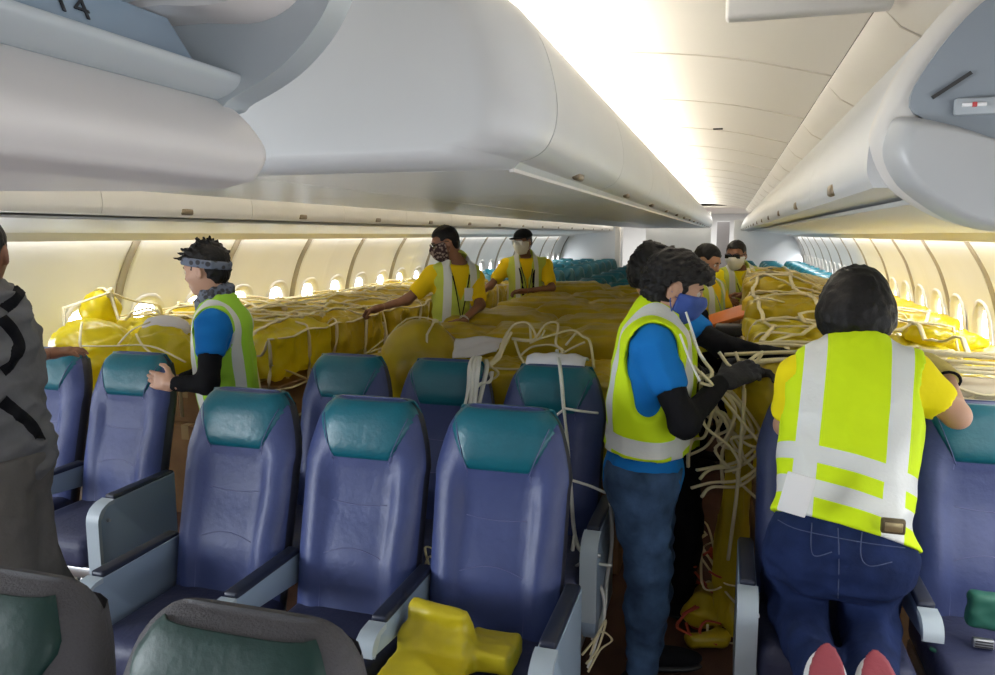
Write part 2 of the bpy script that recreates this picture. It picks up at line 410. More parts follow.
# hanging white panel over the aisle
c = at(803, 14, 2.05)
box_ = box('ceiling_sign', (c.x+.008, 2.05, 2.262), (.375, .05, .12), mat('sign_white', (.82, .82, .80), .35), None, .012, 3)
tag(box_, 'white ceiling-hung box panel over the right aisle', 'sign')
o = box('ceiling_vent', at(718, 129, 4.3)+V((0, 0, .0)), (.05, .012, .008), M_seam, None, .002); tag(o, 'tiny dark slot in the ceiling over the right aisle', 'vent')
o.location = (0, 0, 0)
# bulkheads at the far end
def bulk(n, x0, x1, y, z1=2.2):
    S(box('wall_back_%d' % n if n else 'wall_back', ((x0+x1)/2, y, z1/2), (x1-x0, .06, z1), mat('bulkhead', (.74, .76, .78), .5), bev=.004))
bulk(1, -3.95, -2.36, 17.9, 1.9); bulk(2, -1.86, -.40, 18.2); bulk(3, .10, 1.7, 17.7, 2.0)
S(box('wall_back_4', (CX, 24.0, 1.2), (6.0, .06, 2.6), MATS['bulkhead'], bev=0))
S(box('wall_front', (CX, Y0, 1.2), (5.8, .06, 2.6), MATS['bulkhead'], bev=0))
o = box('galley_column', (-2.43, 17.6, .98), (.12, .14, 1.96), M_panel, None, .02); tag(o, 'slim white column beside the left aisle opening at far end', 'column')
o = box('galley_door', (-.14, 19.6, 1.0), (.30, .05, 2.0), mat('far_grey', (.40, .40, .42), .5), None, .01); tag(o, 'grey panel seen through the far right aisle opening', 'door')
# shell of the rear section beyond the bulkheads
for k, sg in enumerate((-1, 1)):
    P = cr([(CX+sg*2.50, 0.0), (CX+sg*2.62, .35), (CX+sg*2.695, .75), (CX+sg*2.69, 1.1), (CX+sg*2.60, 1.42), (CX+sg*2.2, 2.2)], 4)
    S(strip('wall_back_side_%d' % (k+1), P, 18.3, 24, M_wall, .02))
S(box('ceiling_back', (CX, 21.2, 2.32), (5, 5.6, .04), M_ceil, bev=0))
area('rear_section_lamp', (CX, 21, 2.25), (3.0, 3.0), 220, (1, .97, .92), (0, 0, 0))
# ------------------------------------------------------------------ seats
def hw(v):
    w = .222-.012*(1-v)
    if v > .70: w = .222-.062*((v-.70)/.30)**1.5
    if v > .90: w -= .055*(1-math.sqrt(max(0, 1-((v-.90)/.10)**2)))
    return w
Z0, HB = .42, .725
def front_y(x, v, off=0):
    w = hw(v); u = min(1, abs(x)/w); z = v*HB
    T = .050 if v < .9 else .050*math.sqrt(max(0.0, 1-((v-.9)/.1)**2))
    e = max(0, 1-u**5)**.5
    bol = 0
    if v < .80: 
        k = min(1, max(0, (u-.46)/.22)); k = k*k*(3-2*k); bol = .030*k*math.sin(min(1, (v+.15)/.6)*math.pi/2)*min(1, (.80-v)/.15)
    lum = .018*math.exp(-((v-.30)/.16)**2)*(1-u**2)-.014*math.exp(-((v-.56)/.12)**2)*(1-u**2)
    head = .018*max(0, min(1, (v-.70)/.1))*(1-u**4)
    return -(T*e+bol*e+lum+head*(e if v < .9 else e*T/.05))-off*e
def rear_y(x, v):
    w = hw(v); u = min(1, abs(x)/w)
    T = .055 if v < .9 else .055*math.sqrt(max(0.0, 1-((v-.9)/.1)**2))
    return T*max(0, 1-u**6)**.5
def lean(v): return .17*v-.10
def bp_(x, v, off=0): return (x, front_y(x, v, off)+lean(v), Z0+v*HB)
def build_back(nu, nv, m, parent, name='backrest'):
    vs = []; fs = []
    vv = [i/nv*.88 for i in range(nv)]+[.90+.1*math.sin(k/6*math.pi/2) for k in range(7)]
    N = 2*nu
    for v in vv:
        w = hw(v)
        for j in range(N):
            if j <= nu: x = -w*math.cos(math.pi*j/nu); y = front_y(x, v) if 0 < j < nu else 0
            else: x = w*math.cos(math.pi*(j-nu)/nu); y = rear_y(x, v)
            vs.append((x, y+lean(v), Z0+v*HB))
    for i in range(len(vv)-1):
        for j in range(N): fs.append((i*N+j, i*N+(j+1) % N, (i+1)*N+(j+1) % N, (i+1)*N+j))
    fs.append(tuple(range(N))[::-1]); fs.append(tuple((len(vv)-1)*N+j for j in range(N)))
    o = mesh(name, vs, fs, [m, M_shell if m == M_blue else m], parent)
    for i_, p_ in enumerate(o.data.polygons):
        if i_ < (len(vv)-1)*N and (i_ % N >= nu or i_ % N >= nu-2): p_.material_index = 1  # right edge shares the dark shell colour, partly to darken the shaded side
    return o
def head_cover(m, parent, nu=20, xb=.098, xt=.150, v0=.735, name='headrest_cover', near=False):
    vs = []; fs = []
    vt = .980 if near else .985
    vv = [v0+(vt-v0)*math.sin(k/12*math.pi/2) for k in range(13)]
    def X(u, v):
        w = min(xb+(xt-xb)*((v-v0)/(.93-v0)), hw(v)*.985)
        return u*min(w, hw(v)*(.87 if near else 1))
    for v in vv:
        for j in range(nu+1):
            x = X(-1+2*j/nu, v); p = bp_(x, v); e = (.008 if 0 < j < nu and v > v0 else .002) if near else (.0045 if 0 < j < nu and v > v0 else -.002)
            vs.append((p[0], p[1]-e, p[2]+(.004 if v > .95 else 0)))
    # over the top and down the back
    for v in (() if near else (.985, .94, .86)):
        for j in range(nu+1):
            x = X(-1+2*j/nu, min(v, .97)); vs.append((x, rear_y(x, v)+lean(v)+.005, Z0+v*HB+(.006 if v > .95 else 0)))
    R = len(vv)+(0 if near else 3)
    for i in range(R-1):
        for j in range(nu): a = i*(nu+1)+j; fs.append((a, a+1, a+nu+2, a+nu+1))
    o = mesh(name, vs, fs, m, parent); 
    md = o.modifiers.new('s', 'SOLIDIFY'); md.thickness = .006; md.offset = -1
    return o
def seams(parent, m=M_stitch):
    vs = []; fs = []
    for s in (-1, 1):
        tube_data([V(bp_(s*(.098+.012*(1-v)), v, .0005)) for v in [i/24*.735 for i in range(25)]], .0013, 4, 1, vs, fs)
        tube_data([V(bp_(s*(.098+.052*k/10), .735+.195*k/10, .006)) for k in range(11)], .0016, 4, 1, vs, fs)
    tube_data([V(bp_(-.105+.21*k/14, .33+.035*math.sin(math.pi*k/14), .0005)) for k in range(15)], .0014, 4, 1, vs, fs)
    tube_data([V(bp_(-.100+.20*k/14, .55-.012*math.sin(math.pi*k/14), .0005)) for k in range(15)], .0012, 4, 1, vs, fs)
    return mesh('stitching', vs, fs, m, parent)
def armrest(parent, x, aisle, flat=False):
    """side panel with pad and pale cap; front points to -y"""
    h = .40 if aisle else .10
    zt = .628; y0, y1 = -.50, -.06
    r = .075 if aisle else .045
    n = 6; out = []
    for k in range(n+1): t = k/n*R90; out.append((y0+r-r*math.cos(t), zt-r+r*math.sin(t)))
    out += [(y1, zt+.01), (y1, zt-h)]
    if aisle:
        out += [(y0+.16, zt-h)]+[(y0+.10-.08*math.sin(t), zt-h+.08-.08*math.cos(t)) for t in [k/5*R90 for k in range(6)]]
    else: out += [(y0+.18, zt-.075), (y0+.02, zt-.055), (y0, zt-.05)]
    th = .026 if aisle else .022
    bm = bmesh.new()
    a = [bm.verts.new((x-th, y, z)) for y, z in out]; b = [bm.verts.new((x+th, y, z)) for y, z in out]
    bm.faces.new(a); bm.faces.new(b[::-1])
    for i in range(len(out)): bm.faces.new((a[i], b[i], b[(i+1) % len(out)], a[(i+1) % len(out)]))
    es = [e for e in bm.edges if abs(e.verts[0].co.x-e.verts[1].co.x) < 1e-5]
    bmesh.ops.bevel(bm, geom=es, offset=.006, segments=2, affect='EDGES', profile=.5)
    ar = bmobj('armrest', bm, M_arm, parent, 30)
    bm = bmesh.new(); addbox(bm, (x, (y0+y1)/2+.045, zt+.008), (.048, y1-y0-.09, .022), .009, 3)
    bmobj('armrest_pad', bm, M_pad, ar)
    bm = bmesh.new()
    pts = []
    cap = out[:n+1]
    vs = []; fs = []
    o2 = [(y-.004 if i < 4 else y, z+.004) for i, (y, z) in enumerate(cap)]
    o2 = [(y0-.004, zt-.30 if aisle else zt-.052)]+o2+[(y0+.085, zt+.006)]
    i2 = [(y0+.012, zt-.30 if aisle else zt-.052), (y0+.012, zt-.06), (y0+.05, zt-.012), (y0+.085, zt-.012)]
    loop = o2+i2[::-1]
    a = [bm.verts.new((x-th-.004, y, z)) for y, z in loop]; b = [bm.verts.new((x+th+.004, y, z)) for y, z in loop]
    bm.faces.new(a); bm.faces.new(b[::-1])
    for i in range(len(loop)): bm.faces.new((a[i], b[i], b[(i+1) % len(loop)], a[(i+1) % len(loop)]))
    bmobj('armrest_cap', bm, M_armw, ar, 30)
    if aisle:
        bm = bmesh.new(); bmesh.ops.create_cone(bm, cap_ends=True, segments=12, radius1=.008, radius2=.006, depth=.01, matrix=Matrix.Translation((x+th+.005, y0+.05, zt-.07)) @ Matrix.Rotation(R90, 4, 'Y'))
        bmobj('screw', bm, M_metal, ar)
    return ar
def make_seat(variant, arms):
    """local origin on the floor below the headrest line; the seat faces -y"""
    t = thing('airline_seat', 'pending', 'airline seat')
    if variant == 'far':
        build_back(10, 6, M_tealshade if False else mat('far_seat_teal', (.004, .075, .078), .45), t)
        head_cover(M_teal, t, 6)
        box('seat_cushion', (0, -.33, .42), (.43, .46, .12), M_cush, t, .03)
        box('seat_base', (0, -.28, .18), (.36, .36, .30), M_dark, t, .02)
        return t
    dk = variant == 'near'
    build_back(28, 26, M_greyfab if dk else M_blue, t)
    head_cover(M_tealshade if dk else M_teal, t, xb=.100, xt=.180, near=dk)
    if not dk: seams(t)
    # rear shell
    vs = []; fs = []
    vv = [i/12*.93 for i in range(13)]; nu = 12
    for v in vv:
        w = hw(v)-.004
        for j in range(nu+1):
            x = -w*math.cos(math.pi*j/nu); vs.append((x, rear_y(x, v)+lean(v)+.006, Z0+v*HB))
        for j in range(nu+1):
            x = -w*math.cos(math.pi*j/nu); vs.append((x, rear_y(x, v)*1.0+lean(v)+.022*max(0, 1-(abs(x)/w)**8), Z0+v*HB))
    R = 2*(nu+1)
    for i in range(len(vv)-1):
        for j in range(nu): a = i*R+nu+1+j; fs.append((a, a+1, a+R+1, a+R))
    mesh('back_shell', vs, fs, M_greyfab if dk else M_shell, t)
    bm = bmesh.new(); addbox(bm, (0, -.29, .425), (.425, .46, .13), .045, 4)
    bmobj('seat_cushion', bm, M_cush, t, 60)
    bm = bmesh.new(); addbox(bm, (0, -.27, .335), (.41, .42, .05), .01)
    bmobj('seat_pan', bm, M_metal, t)
    bm = bmesh.new()
    for sx in (-.14, .14):
        pass
    for sx in (-.14, .14):
        vs, fs = tube_data([(sx, -.46, .31), (sx, -.42, .03)], .016, 8)
        mesh('leg', vs, fs, M_metal, t)
        vs, fs = tube_data([(sx, -.12, .31), (sx, -.02, .03)], .016, 8)
        mesh('leg', vs, fs, M_metal, t)
    box('seat_rail', (0, -.22, .02), (.32, .46, .035), M_metal, t, .006)
    if 'L' in arms: armrest(t, -.245, True)
    if 'l' in arms: armrest(t, -.2375, False)
    if 'r' in arms: armrest(t, .2375, False)
    if 'R' in arms: armrest(t, .245, True)
    return t
PITCHY = .81
def seat_at(x, y, variant, arms, label, group, cache={}):
    k = (variant, arms)
    if k not in cache: o = make_seat(variant, arms); index_children(); cache[k] = o
    else: o = copy_tree(cache[k])
    o.location = (x, y-.07, -.008 if variant == 'near' else 0); tag(o, label, 'airline seat', group); return o
XC = (-1.62, CX, -.67); XL = (-3.545, -3.065, -2.585); XR = (.34, .82, 1.295)
yn = .90
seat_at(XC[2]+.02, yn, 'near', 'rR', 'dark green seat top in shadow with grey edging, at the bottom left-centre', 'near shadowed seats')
seat_at(XC[1]+.04, yn, 'near', 'r', 'shadowed dark green seat top in the bottom left corner', 'near shadowed seats')
g = 'blue seats of the front centre row'
seat_at(XC[0]+.03, 2.26, 'std', 'Lr', 'blue seat with teal headrest in the front centre row, beside the left aisle', g)
seat_at(XC[1]+.03, 2.26, 'std', 'r', 'middle blue seat with teal headrest in the front centre row', g)
seat_at(XC[2]+.02, 2.26, 'std', 'R', 'blue seat with teal headrest behind the folded yellow bag', g)
g = 'blue seats of the second centre row'
seat_at(XC[0], 3.07, 'std', 'Lr', 'second centre row blue seat nearest the man leaning on a seat', g)
seat_at(XC[1], 3.07, 'std', 'r', 'second centre row middle blue seat with white straps over its right shoulder', g)
seat_at(XC[2], 3.07, 'std', 'R', 'second centre row blue seat with a vertical white strap down its front', g)
g = 'blue seats by the left wall'
seat_at(XL[0], 2.84, 'std', 'lr', 'blue window seat at left, mostly behind the grey-clad person', g)
seat_at(XL[1], 2.84, 'std', 'r', 'blue seat at left with a brown hand resting on its teal top', g)
seat_at(XL[2], 2.84, 'std', 'R', 'blue left aisle seat with a rounded grey armrest panel, gripped by the headband man', g)
g = 'seats of the right row'
seat_at(XR[0], 2.78, 'std', 'Lr', 'blue aisle seat that the woman with short black hair kneels on', g)
seat_at(XR[1], 2.78, 'std', 'r', 'blue seat with teal headrest at the right edge, holding a green pouch', g)
seat_at(XR[2], 2.78, 'std', 'r', 'blue seat beyond the right edge', g)
for blk, xs, ya, n in (('left', XL, 9.9, 10), ('centre', XC, 7.9, 12), ('right', XR, 10.3, 9)):
    for r in range(n):
        for q, x in enumerate(xs):
            seat_at(x, ya+r*PITCHY, 'far', '', 'dark teal seat in the far empty rows of the %s block' % blk, 'far seats of the %s block' % blk)
# ------------------------------------------------------------------ implicit surfaces -> meshes
class Field:
    def __init__(s, k=.03): s.items = []; s.k = k; s.cuts = []; s.lo = V((1e9,)*3); s.hi = V((-1e9,)*3); s.noise = None
    def _grow(s, p, r):
        for i in range(3): s.lo[i] = min(s.lo[i], p[i]-r); s.hi[i] = max(s.hi[i], p[i]+r)
    def cap(s, a, b, ra, rb=None, k=None, sub=False):
        a = V(a); b = V(b); rb = ra if rb is None else rb
        if not sub: s._grow(a, ra); s._grow(b, rb)
        s.items.append(('c', a, b, ra, rb, k, sub)); return s
    def ell(s, c, r, axes=None, k=None, sub=False):
        c = V(c); 
        if not sub: s._grow(c, max(r))
        s.items.append(('e', c, r, axes, k, sub)); return s
    def box(s, c, h, axes=None, rnd=.01, k=None, sub=False):
        c = V(c)
        if not sub: s._grow(c, V(h).length if axes is not None else 0)
        if not sub and axes is None:
            for i in range(3): s.lo[i] = min(s.lo[i], c[i]-h[i]); s.hi[i] = max(s.hi[i], c[i]+h[i])
        s.items.append(('b', c, h, axes, rnd, k, sub)); return s
    def cut(s, p, n, k=0): s.cuts.append((V(p), V(n).normalized())); return s   # remove the side the normal points to
    def mesh(s, h, grow=0.0, pad=.04):
        lo = np.array(s.lo)-pad-grow; hi = np.array(s.hi)+pad+grow
        n = np.maximum(4, np.ceil((hi-lo)/h).astype(int)+1)
        ax = [lo[i]+h*np.arange(n[i]) for i in range(3)]
        F = np.full(tuple(n), .25, np.float32)
        for it in s.items:
            if it[0] == 'c':
                _, a, b, ra, rb, k, sub = it; A = np.array(a); B = np.array(b); R = max(ra, rb)
                l = np.minimum(A, B)-R-.10; u = np.maximum(A, B)+R+.10
            elif it[0] == 'e':
                _, c, r, axes, k, sub = it; A = np.array(c); R = max(r); l = A-R-.10; u = A+R+.10
            else:
                _, c, hh, axes, rnd, k, sub = it; A = np.array(c); R = V(hh).length if axes is not None else 0
                l = A-(R if axes is not None else np.array(hh))-.10; u = A+(R if axes is not None else np.array(hh))+.10
            i0 = np.maximum(0, ((l-lo)/h).astype(int)); i1 = np.minimum(n, ((u-lo)/h).astype(int)+2)
            if (i1 <= i0).any(): continue
            X, Y, Z = np.meshgrid(ax[0][i0[0]:i1[0]], ax[1][i0[1]:i1[1]], ax[2][i0[2]:i1[2]], indexing='ij', sparse=True)
            if it[0] == 'c':
                d = B-A; L2 = max(1e-9, (d*d).sum())
                t = np.clip(((X-A[0])*d[0]+(Y-A[1])*d[1]+(Z-A[2])*d[2])/L2, 0, 1)
                D = np.sqrt((X-A[0]-t*d[0])**2+(Y-A[1]-t*d[1])**2+(Z-A[2]-t*d[2])**2)-(ra+(rb-ra)*t)
            else:
                x, y, z = X-A[0], Y-A[1], Z-A[2]
                if axes is not None:
                    M = [np.array(q) for q in axes]
                    x, y, z = [x*m[0]+y*m[1]+z*m[2] for m in M]
                if it[0] == 'e':
                    k0 = np.sqrt((x/r[0])**2+(y/r[1])**2+(z/r[2])**2)+1e-9
                    k1 = np.sqrt((x/r[0]**2)**2+(y/r[1]**2)**2+(z/r[2]**2)**2)+1e-9
                    D = k0*(k0-1)/k1
                else:
                    qx, qy, qz = np.abs(x)-hh[0]+rnd, np.abs(y)-hh[1]+rnd, np.abs(z)-hh[2]+rnd
                    D = np.sqrt(np.maximum(qx, 0)**2+np.maximum(qy, 0)**2+np.maximum(qz, 0)**2)+np.minimum(np.maximum(qx, np.maximum(qy, qz)), 0)-rnd
            sl = tuple(slice(i0[i], i1[i]) for i in range(3)); G = F[sl]; kk = s.k if k is None else k
            if sub:
                F[sl] = np.maximum(G, -D) if kk <= 0 else np.maximum(G, -D)+np.maximum(kk-np.abs(G+D), 0)**2/(4*kk)
            else:
                F[sl] = np.minimum(G, D) if kk <= 0 else np.minimum(G, D)-np.maximum(kk-np.abs(G-D), 0)**2/(4*kk)
        X, Y, Z = np.meshgrid(*ax, indexing='ij', sparse=True)
        F = F-grow
        if s.noise is not None: F = F+s.noise(X, Y, Z)
        for p, nn in s.cuts: F = np.maximum(F, (X-p[0])*nn[0]+(Y-p[1])*nn[1]+(Z-p[2])*nn[2])
        F[0] = F[-1] = .1; F[:, 0] = F[:, -1] = .1; F[:, :, 0] = F[:, :, -1] = .1
        return nets(F, lo, h)
def nets(F, lo, h):
    S_ = F < 0; n = F.shape
    c = np.zeros(tuple(x-1 for x in n), np.int8)
    for a in (0, 1):
        for b in (0, 1):
            for d in (0, 1): c += S_[a:n[0]-1+a, b:n[1]-1+b, d:n[2]-1+d]
    act = (c > 0) & (c < 8); I = np.argwhere(act); idx = np.full(c.shape, -1, np.int64); idx[act] = np.arange(len(I))
    acc = np.zeros((len(I), 3)); cnt = np.zeros(len(I))
    C = [(a, b, d) for a in (0, 1) for b in (0, 1) for d in (0, 1)]
    for p in C:
        for axx in range(3):
            if p[axx]: continue
            q = list(p); q[axx] = 1
            f0 = F[I[:, 0]+p[0], I[:, 1]+p[1], I[:, 2]+p[2]]; f1 = F[I[:, 0]+q[0], I[:, 1]+q[1], I[:, 2]+q[2]]
            m = (f0 < 0) != (f1 < 0); t = np.where(m, f0/np.where(m, f0-f1, 1), 0)
            pt = np.array(p, float)[None].repeat(len(I), 0); pt[:, axx] = t
            acc[m] += pt[m]; cnt[m] += 1
    P = (I+acc/np.maximum(cnt, 1)[:, None])*h+lo
    quads = []
    for axx in range(3):
        o1, o2 = [(1, 2), (2, 0), (0, 1)][axx]
        sl0 = [slice(1, -1)]*3; sl1 = [slice(1, -1)]*3; sl0[axx] = slice(0, -1); sl1[axx] = slice(1, None)
        a = S_[tuple(sl0)]; b = S_[tuple(sl1)]; E = np.argwhere(a != b)
        base = E.copy()
        for k in range(3):
            if k != axx: base[:, k] += 1
        def cell(d1, d2):
            q = base.copy(); q[:, o1] -= d1; q[:, o2] -= d2; return idx[q[:, 0], q[:, 1], q[:, 2]]
        Q = np.stack([cell(1, 1), cell(0, 1), cell(0, 0), cell(1, 0)], 1)
        fl = ~a[tuple(E.T)]; Q[fl] = Q[fl][:, ::-1]; quads.append(Q)
    Q = np.concatenate(quads); Q = Q[(Q >= 0).all(1)]
    return P, Q
def relax(P, Q, n=1, f=.5):
    E = np.concatenate([Q[:, [0, 1]], Q[:, [1, 2]], Q[:, [2, 3]], Q[:, [3, 0]]])
    for _ in range(n):
        A = np.zeros_like(P); c = np.zeros(len(P))
        np.add.at(A, E[:, 0], P[E[:, 1]]); np.add.at(A, E[:, 1], P[E[:, 0]]); np.add.at(c, E[:, 0], 1); np.add.at(c, E[:, 1], 1)
        P = P*(1-f)+A/np.maximum(c, 1)[:, None]*f
    return P
def fobj(name, fields, h, m, parent=None, n=1, grow=0.0, origin=None):
    """one mesh object from one or several fields (each (field, voxel))"""
    if isinstance(fields, Field): fields = [(fields, h)]
    PP = []; QQ = []; b = 0
    for f, hh in fields:
        P, Q = f.mesh(hh, grow)
        if len(P) == 0: continue
        P = relax(P, Q, n); PP.append(P); QQ.append(Q+b); b += len(P)
    P = np.concatenate(PP); Q = np.concatenate(QQ)
    me = bpy.data.meshes.new(name); me.vertices.add(len(P)); me.vertices.foreach_set('co', P.astype(np.float32).ravel())
    me.loops.add(Q.size); me.loops.foreach_set('vertex_index', Q.astype(np.int32).ravel())
    me.polygons.add(len(Q)); me.polygons.foreach_set('loop_start', np.arange(0, Q.size, 4, dtype=np.int32))
    me.update(calc_edges=True); me.validate()
    return link(name, me, m, parent)
def cloth_noise(amp, sc, seed=0, dirs=None):
    r = np.random.RandomState(seed); D = r.normal(size=(7, 3)); D /= np.linalg.norm(D, axis=1)[:, None]; ph = r.rand(7)*6.28; s = sc*(.6+r.rand(7)*1.3)
    def f(X, Y, Z):
        o = 0
        for i in range(7):
            o = o+np.abs(np.sin(s[i]*(D[i, 0]*X+D[i, 1]*Y+D[i, 2]*Z)+ph[i]+1.7*np.sin(s[(i+1) % 7]*.37*(D[(i+2) % 7, 0]*X+D[(i+2) % 7, 1]*Y+D[(i+2) % 7, 2]*Z))))
        return (o/7-.63)*amp*2
    return f
# ------------------------------------------------------------------ cargo
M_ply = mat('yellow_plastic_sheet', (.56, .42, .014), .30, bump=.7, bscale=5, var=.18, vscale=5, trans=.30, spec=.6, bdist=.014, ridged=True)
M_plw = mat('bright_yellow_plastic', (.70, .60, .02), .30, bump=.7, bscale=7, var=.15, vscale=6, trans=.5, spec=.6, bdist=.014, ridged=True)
M_card = mat('brown_cardboard', (.27, .155, .075), .8, bump=.15, bscale=60, var=.15, vscale=9)
M_tape = mat('packing_tape', (.42, .30, .15), .3)
M_rope = mat('cream_webbing', (.70, .62, .40), .8, bump=.3, bscale=150)
M_ropew = mat('white_strap', (.72, .71, .66), .75, bump=.2, bscale=150)
M_paper = mat('white_paper', (.68, .67, .70), .7, bump=.4, bscale=25)
COVERS = []
def unit_(v): return V(v).normalized()
def bump3(seed, amp, sc): return cloth_noise(amp, sc, seed)
def sheet(name, x0, x1, y0, y1, zb, zt, seed, m, label, cat='plastic sheet', group=None, lumps=3, h=.018, amp=.032, hs=None):
    """crumpled sheet draped over a row of boxed goods"""
    r = random.Random(seed); f = Field(.05); W = (x1-x0)/lumps
    for i in range(lumps):
        t = (hs[i] if hs else zt-r.random()*.07); xc = x0+W*(i+.5)
        f.box((xc+r.uniform(-.01, .01), (y0+y1)/2, (zb+t)/2), (W/2*.97, (y1-y0)/2*(.9+.1*r.random()), (t-zb)/2), None, .045)
        f.box((xc+r.uniform(-.06, .06), (y0+y1)/2+r.uniform(-.05, .05), t-.03), (W*.30, (y1-y0)*.30, .05), (unit_((1, r.uniform(-.3, .3), 0)), unit_((r.uniform(-.3, .3), 1, 0)), (0, 0, 1)), .02)
    n1 = cloth_noise(amp, 14, seed); n2 = cloth_noise(amp*.55, 46, seed+50); f.noise = lambda X, Y, Z: n1(X, Y, Z)+n2(X, Y, Z)
    o = fobj(name, f, h, m, None, 0); tag(o, label, cat, group); COVERS.append(o); return o
def carton(x, y, z, s, label, rz=0, group='cartons under the sheets'):
    """z is the bottom"""
    t = thing('cardboard_box', label, 'cardboard box', (x, y, z), rz, group)
    bm = bmesh.new(); addbox(bm, (0, 0, s[2]/2), s, .006, 1); bmobj('carton_body', bm, M_card, t)
    bm = bmesh.new(); addbox(bm, (0, 0, s[2]+.0006), (.05, s[1]+.002, .0015), 0); addbox(bm, (0, -s[1]/2-.0006, s[2]-.04), (.05, .0015, .09), 0)
    bmobj('tape', bm, M_tape, t); return t
# left block -------------------------------------------------------
YL = [3.62+i*.80 for i in range(7)]
for i, y in enumerate(YL):
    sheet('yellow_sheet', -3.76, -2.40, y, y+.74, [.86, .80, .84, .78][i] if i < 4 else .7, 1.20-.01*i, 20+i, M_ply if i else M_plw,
          ['crumpled bright yellow sheet over the nearest left cargo row, lit by the windows', 'olive yellow sheet over the second left cargo row', 'olive yellow sheet over the third left cargo row, beside the patterned mask wearer',
           'olive yellow sheet over the fourth left cargo row', 'yellow sheet over the fifth left cargo row', 'yellow sheet over the sixth left cargo row', 'yellow sheet over the farthest left cargo row'][i], group='yellow sheets over the left cargo')
n = 0
for i, y in enumerate(YL[:4]):
    for j, (x, zz, s) in enumerate([(-2.60, 0, (.42, .60, .48)), (-2.62, .483, (.40, .56, .34)), (-3.07, 0, (.44, .60, .55)), (-3.10, .553, (.42, .5, .24)), (-3.50, 0, (.36, .6, .70))]):
        if i > 1 and j > 1: continue
        carton(x, y+.38, zz, s, 'brown carton under the %s left cargo sheet, %s' % (ORD[i], ['lowest by the left aisle', 'upper one by the left aisle', 'low in the middle', 'upper in the middle', 'tall, against the windows'][j]), group='cartons of the left block')
# nearer puffed bag by the window, behind the left seats
def bag(name, c, r, label, m=None, seed=1, h=.012, axes=None, amp=.02, sc=22, extra=None, group=None):
    f = Field(.04); f.ell(c, r, axes)
    if extra: extra(f)
    n1 = cloth_noise(amp*1.2, sc*.8, seed); n2 = cloth_noise(amp*.6, sc*2.3, seed+9); f.noise = lambda X, Y, Z: n1(X, Y, Z)+n2(X, Y, Z); o = fobj(name, f, h, m or M_plw, None, 0); tag(o, label, 'plastic bag', group); return o
bag('yellow_bag', (-3.35, 3.34, 1.00), (.26, .20, .22), 'puffed translucent yellow bag behind the left window seats, tied with cream rope', seed=4)
bag('yellow_bag', (-3.55, 3.62, 1.24), (.10, .12, .12), 'small yellow bag tuft standing up against the sunlit window', seed=5, amp=.012)
bag('yellow_bag', (-2.92, 3.38, 1.02), (.20, .16, .17), 'yellow bag between the puffed bag and the headband man', seed=6)
o = bag('white_bag', (-2.96, 3.46, 1.17), (.14, .10, .07), 'crumpled white plastic bag on the yellow cargo left of the headband man', mat('white_plastic', (.72, .70, .74), .35, trans=.3, bump=.4, bscale=30), 7, amp=.014)
# centre block -----------------------------------------------------
sheet('yellow_sheet', -1.86, -1.40, 3.56, 4.10, .45, 1.06, 40, M_ply, 'olive sheet over the low first cargo row behind the second seat row, left part', group='yellow sheets over the centre cargo', lumps=1)
o = bag('yellow_bag', (-1.50, 3.60, .99), (.22, .17, .26), 'olive yellow filled bag standing between two teal seat tops', M_ply, 9, amp=.010, sc=12)
YC = [4.15+i*.62 for i in range(6)]
for i, y in enumerate(YC):
    sheet('yellow_sheet', -1.86, -.42, y, y+.60, .02, 1.13+.012*i, 50+i, M_ply, 'smooth olive yellow sheet over the %s centre cargo row behind the heap of netting' % ORD[i], group='yellow sheets over the centre cargo', amp=.014, lumps=2 if i % 2 else 3)
sheet('yellow_sheet', -1.36, -.44, 3.50, 4.08, .50, 1.02, 47, M_ply, 'olive yellow sheet under the white papers and the heap of netting', group='yellow sheets over the centre cargo', lumps=2)
for j, (x, zz, s) in enumerate([(-1.62, 0, (.42, .44, .44)), (-1.14, 0, (.42, .46, .50)), (-.68, 0, (.44, .46, .50))]):
    carton(x, 3.84, zz, s, 'brown carton low behind the second centre seat row, %s' % ['left', 'middle', 'right'][j], group='cartons of the centre block')
# right block ------------------------------------------------------
YR = [3.08+i*.80 for i in range(8)]
for i, y in enumerate(YR):
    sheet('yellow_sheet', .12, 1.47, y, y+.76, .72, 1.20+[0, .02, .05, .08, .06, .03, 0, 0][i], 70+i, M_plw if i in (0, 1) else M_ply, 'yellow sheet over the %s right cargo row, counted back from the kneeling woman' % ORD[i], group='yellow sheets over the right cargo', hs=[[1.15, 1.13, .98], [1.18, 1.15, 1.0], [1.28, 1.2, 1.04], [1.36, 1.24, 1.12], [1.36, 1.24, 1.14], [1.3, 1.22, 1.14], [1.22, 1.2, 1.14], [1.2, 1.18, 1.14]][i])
for i, y in enumerate(YR[:3]):
    for j, (x, zz, s) in enumerate([(.36, 0, (.42, .62, .40)), (.36, .403, (.40, .58, .32)), (.82, 0, (.44, .60, .70)), (1.22, 0, (.32, .6, .70))]):
        carton(x, y+.38, zz, s, 'brown carton under the %s right cargo row, %s' % (ORD[i], ['lowest by the right aisle', 'upper one by the right aisle', 'in the middle', 'by the window'][j]), group='cartons of the right block')
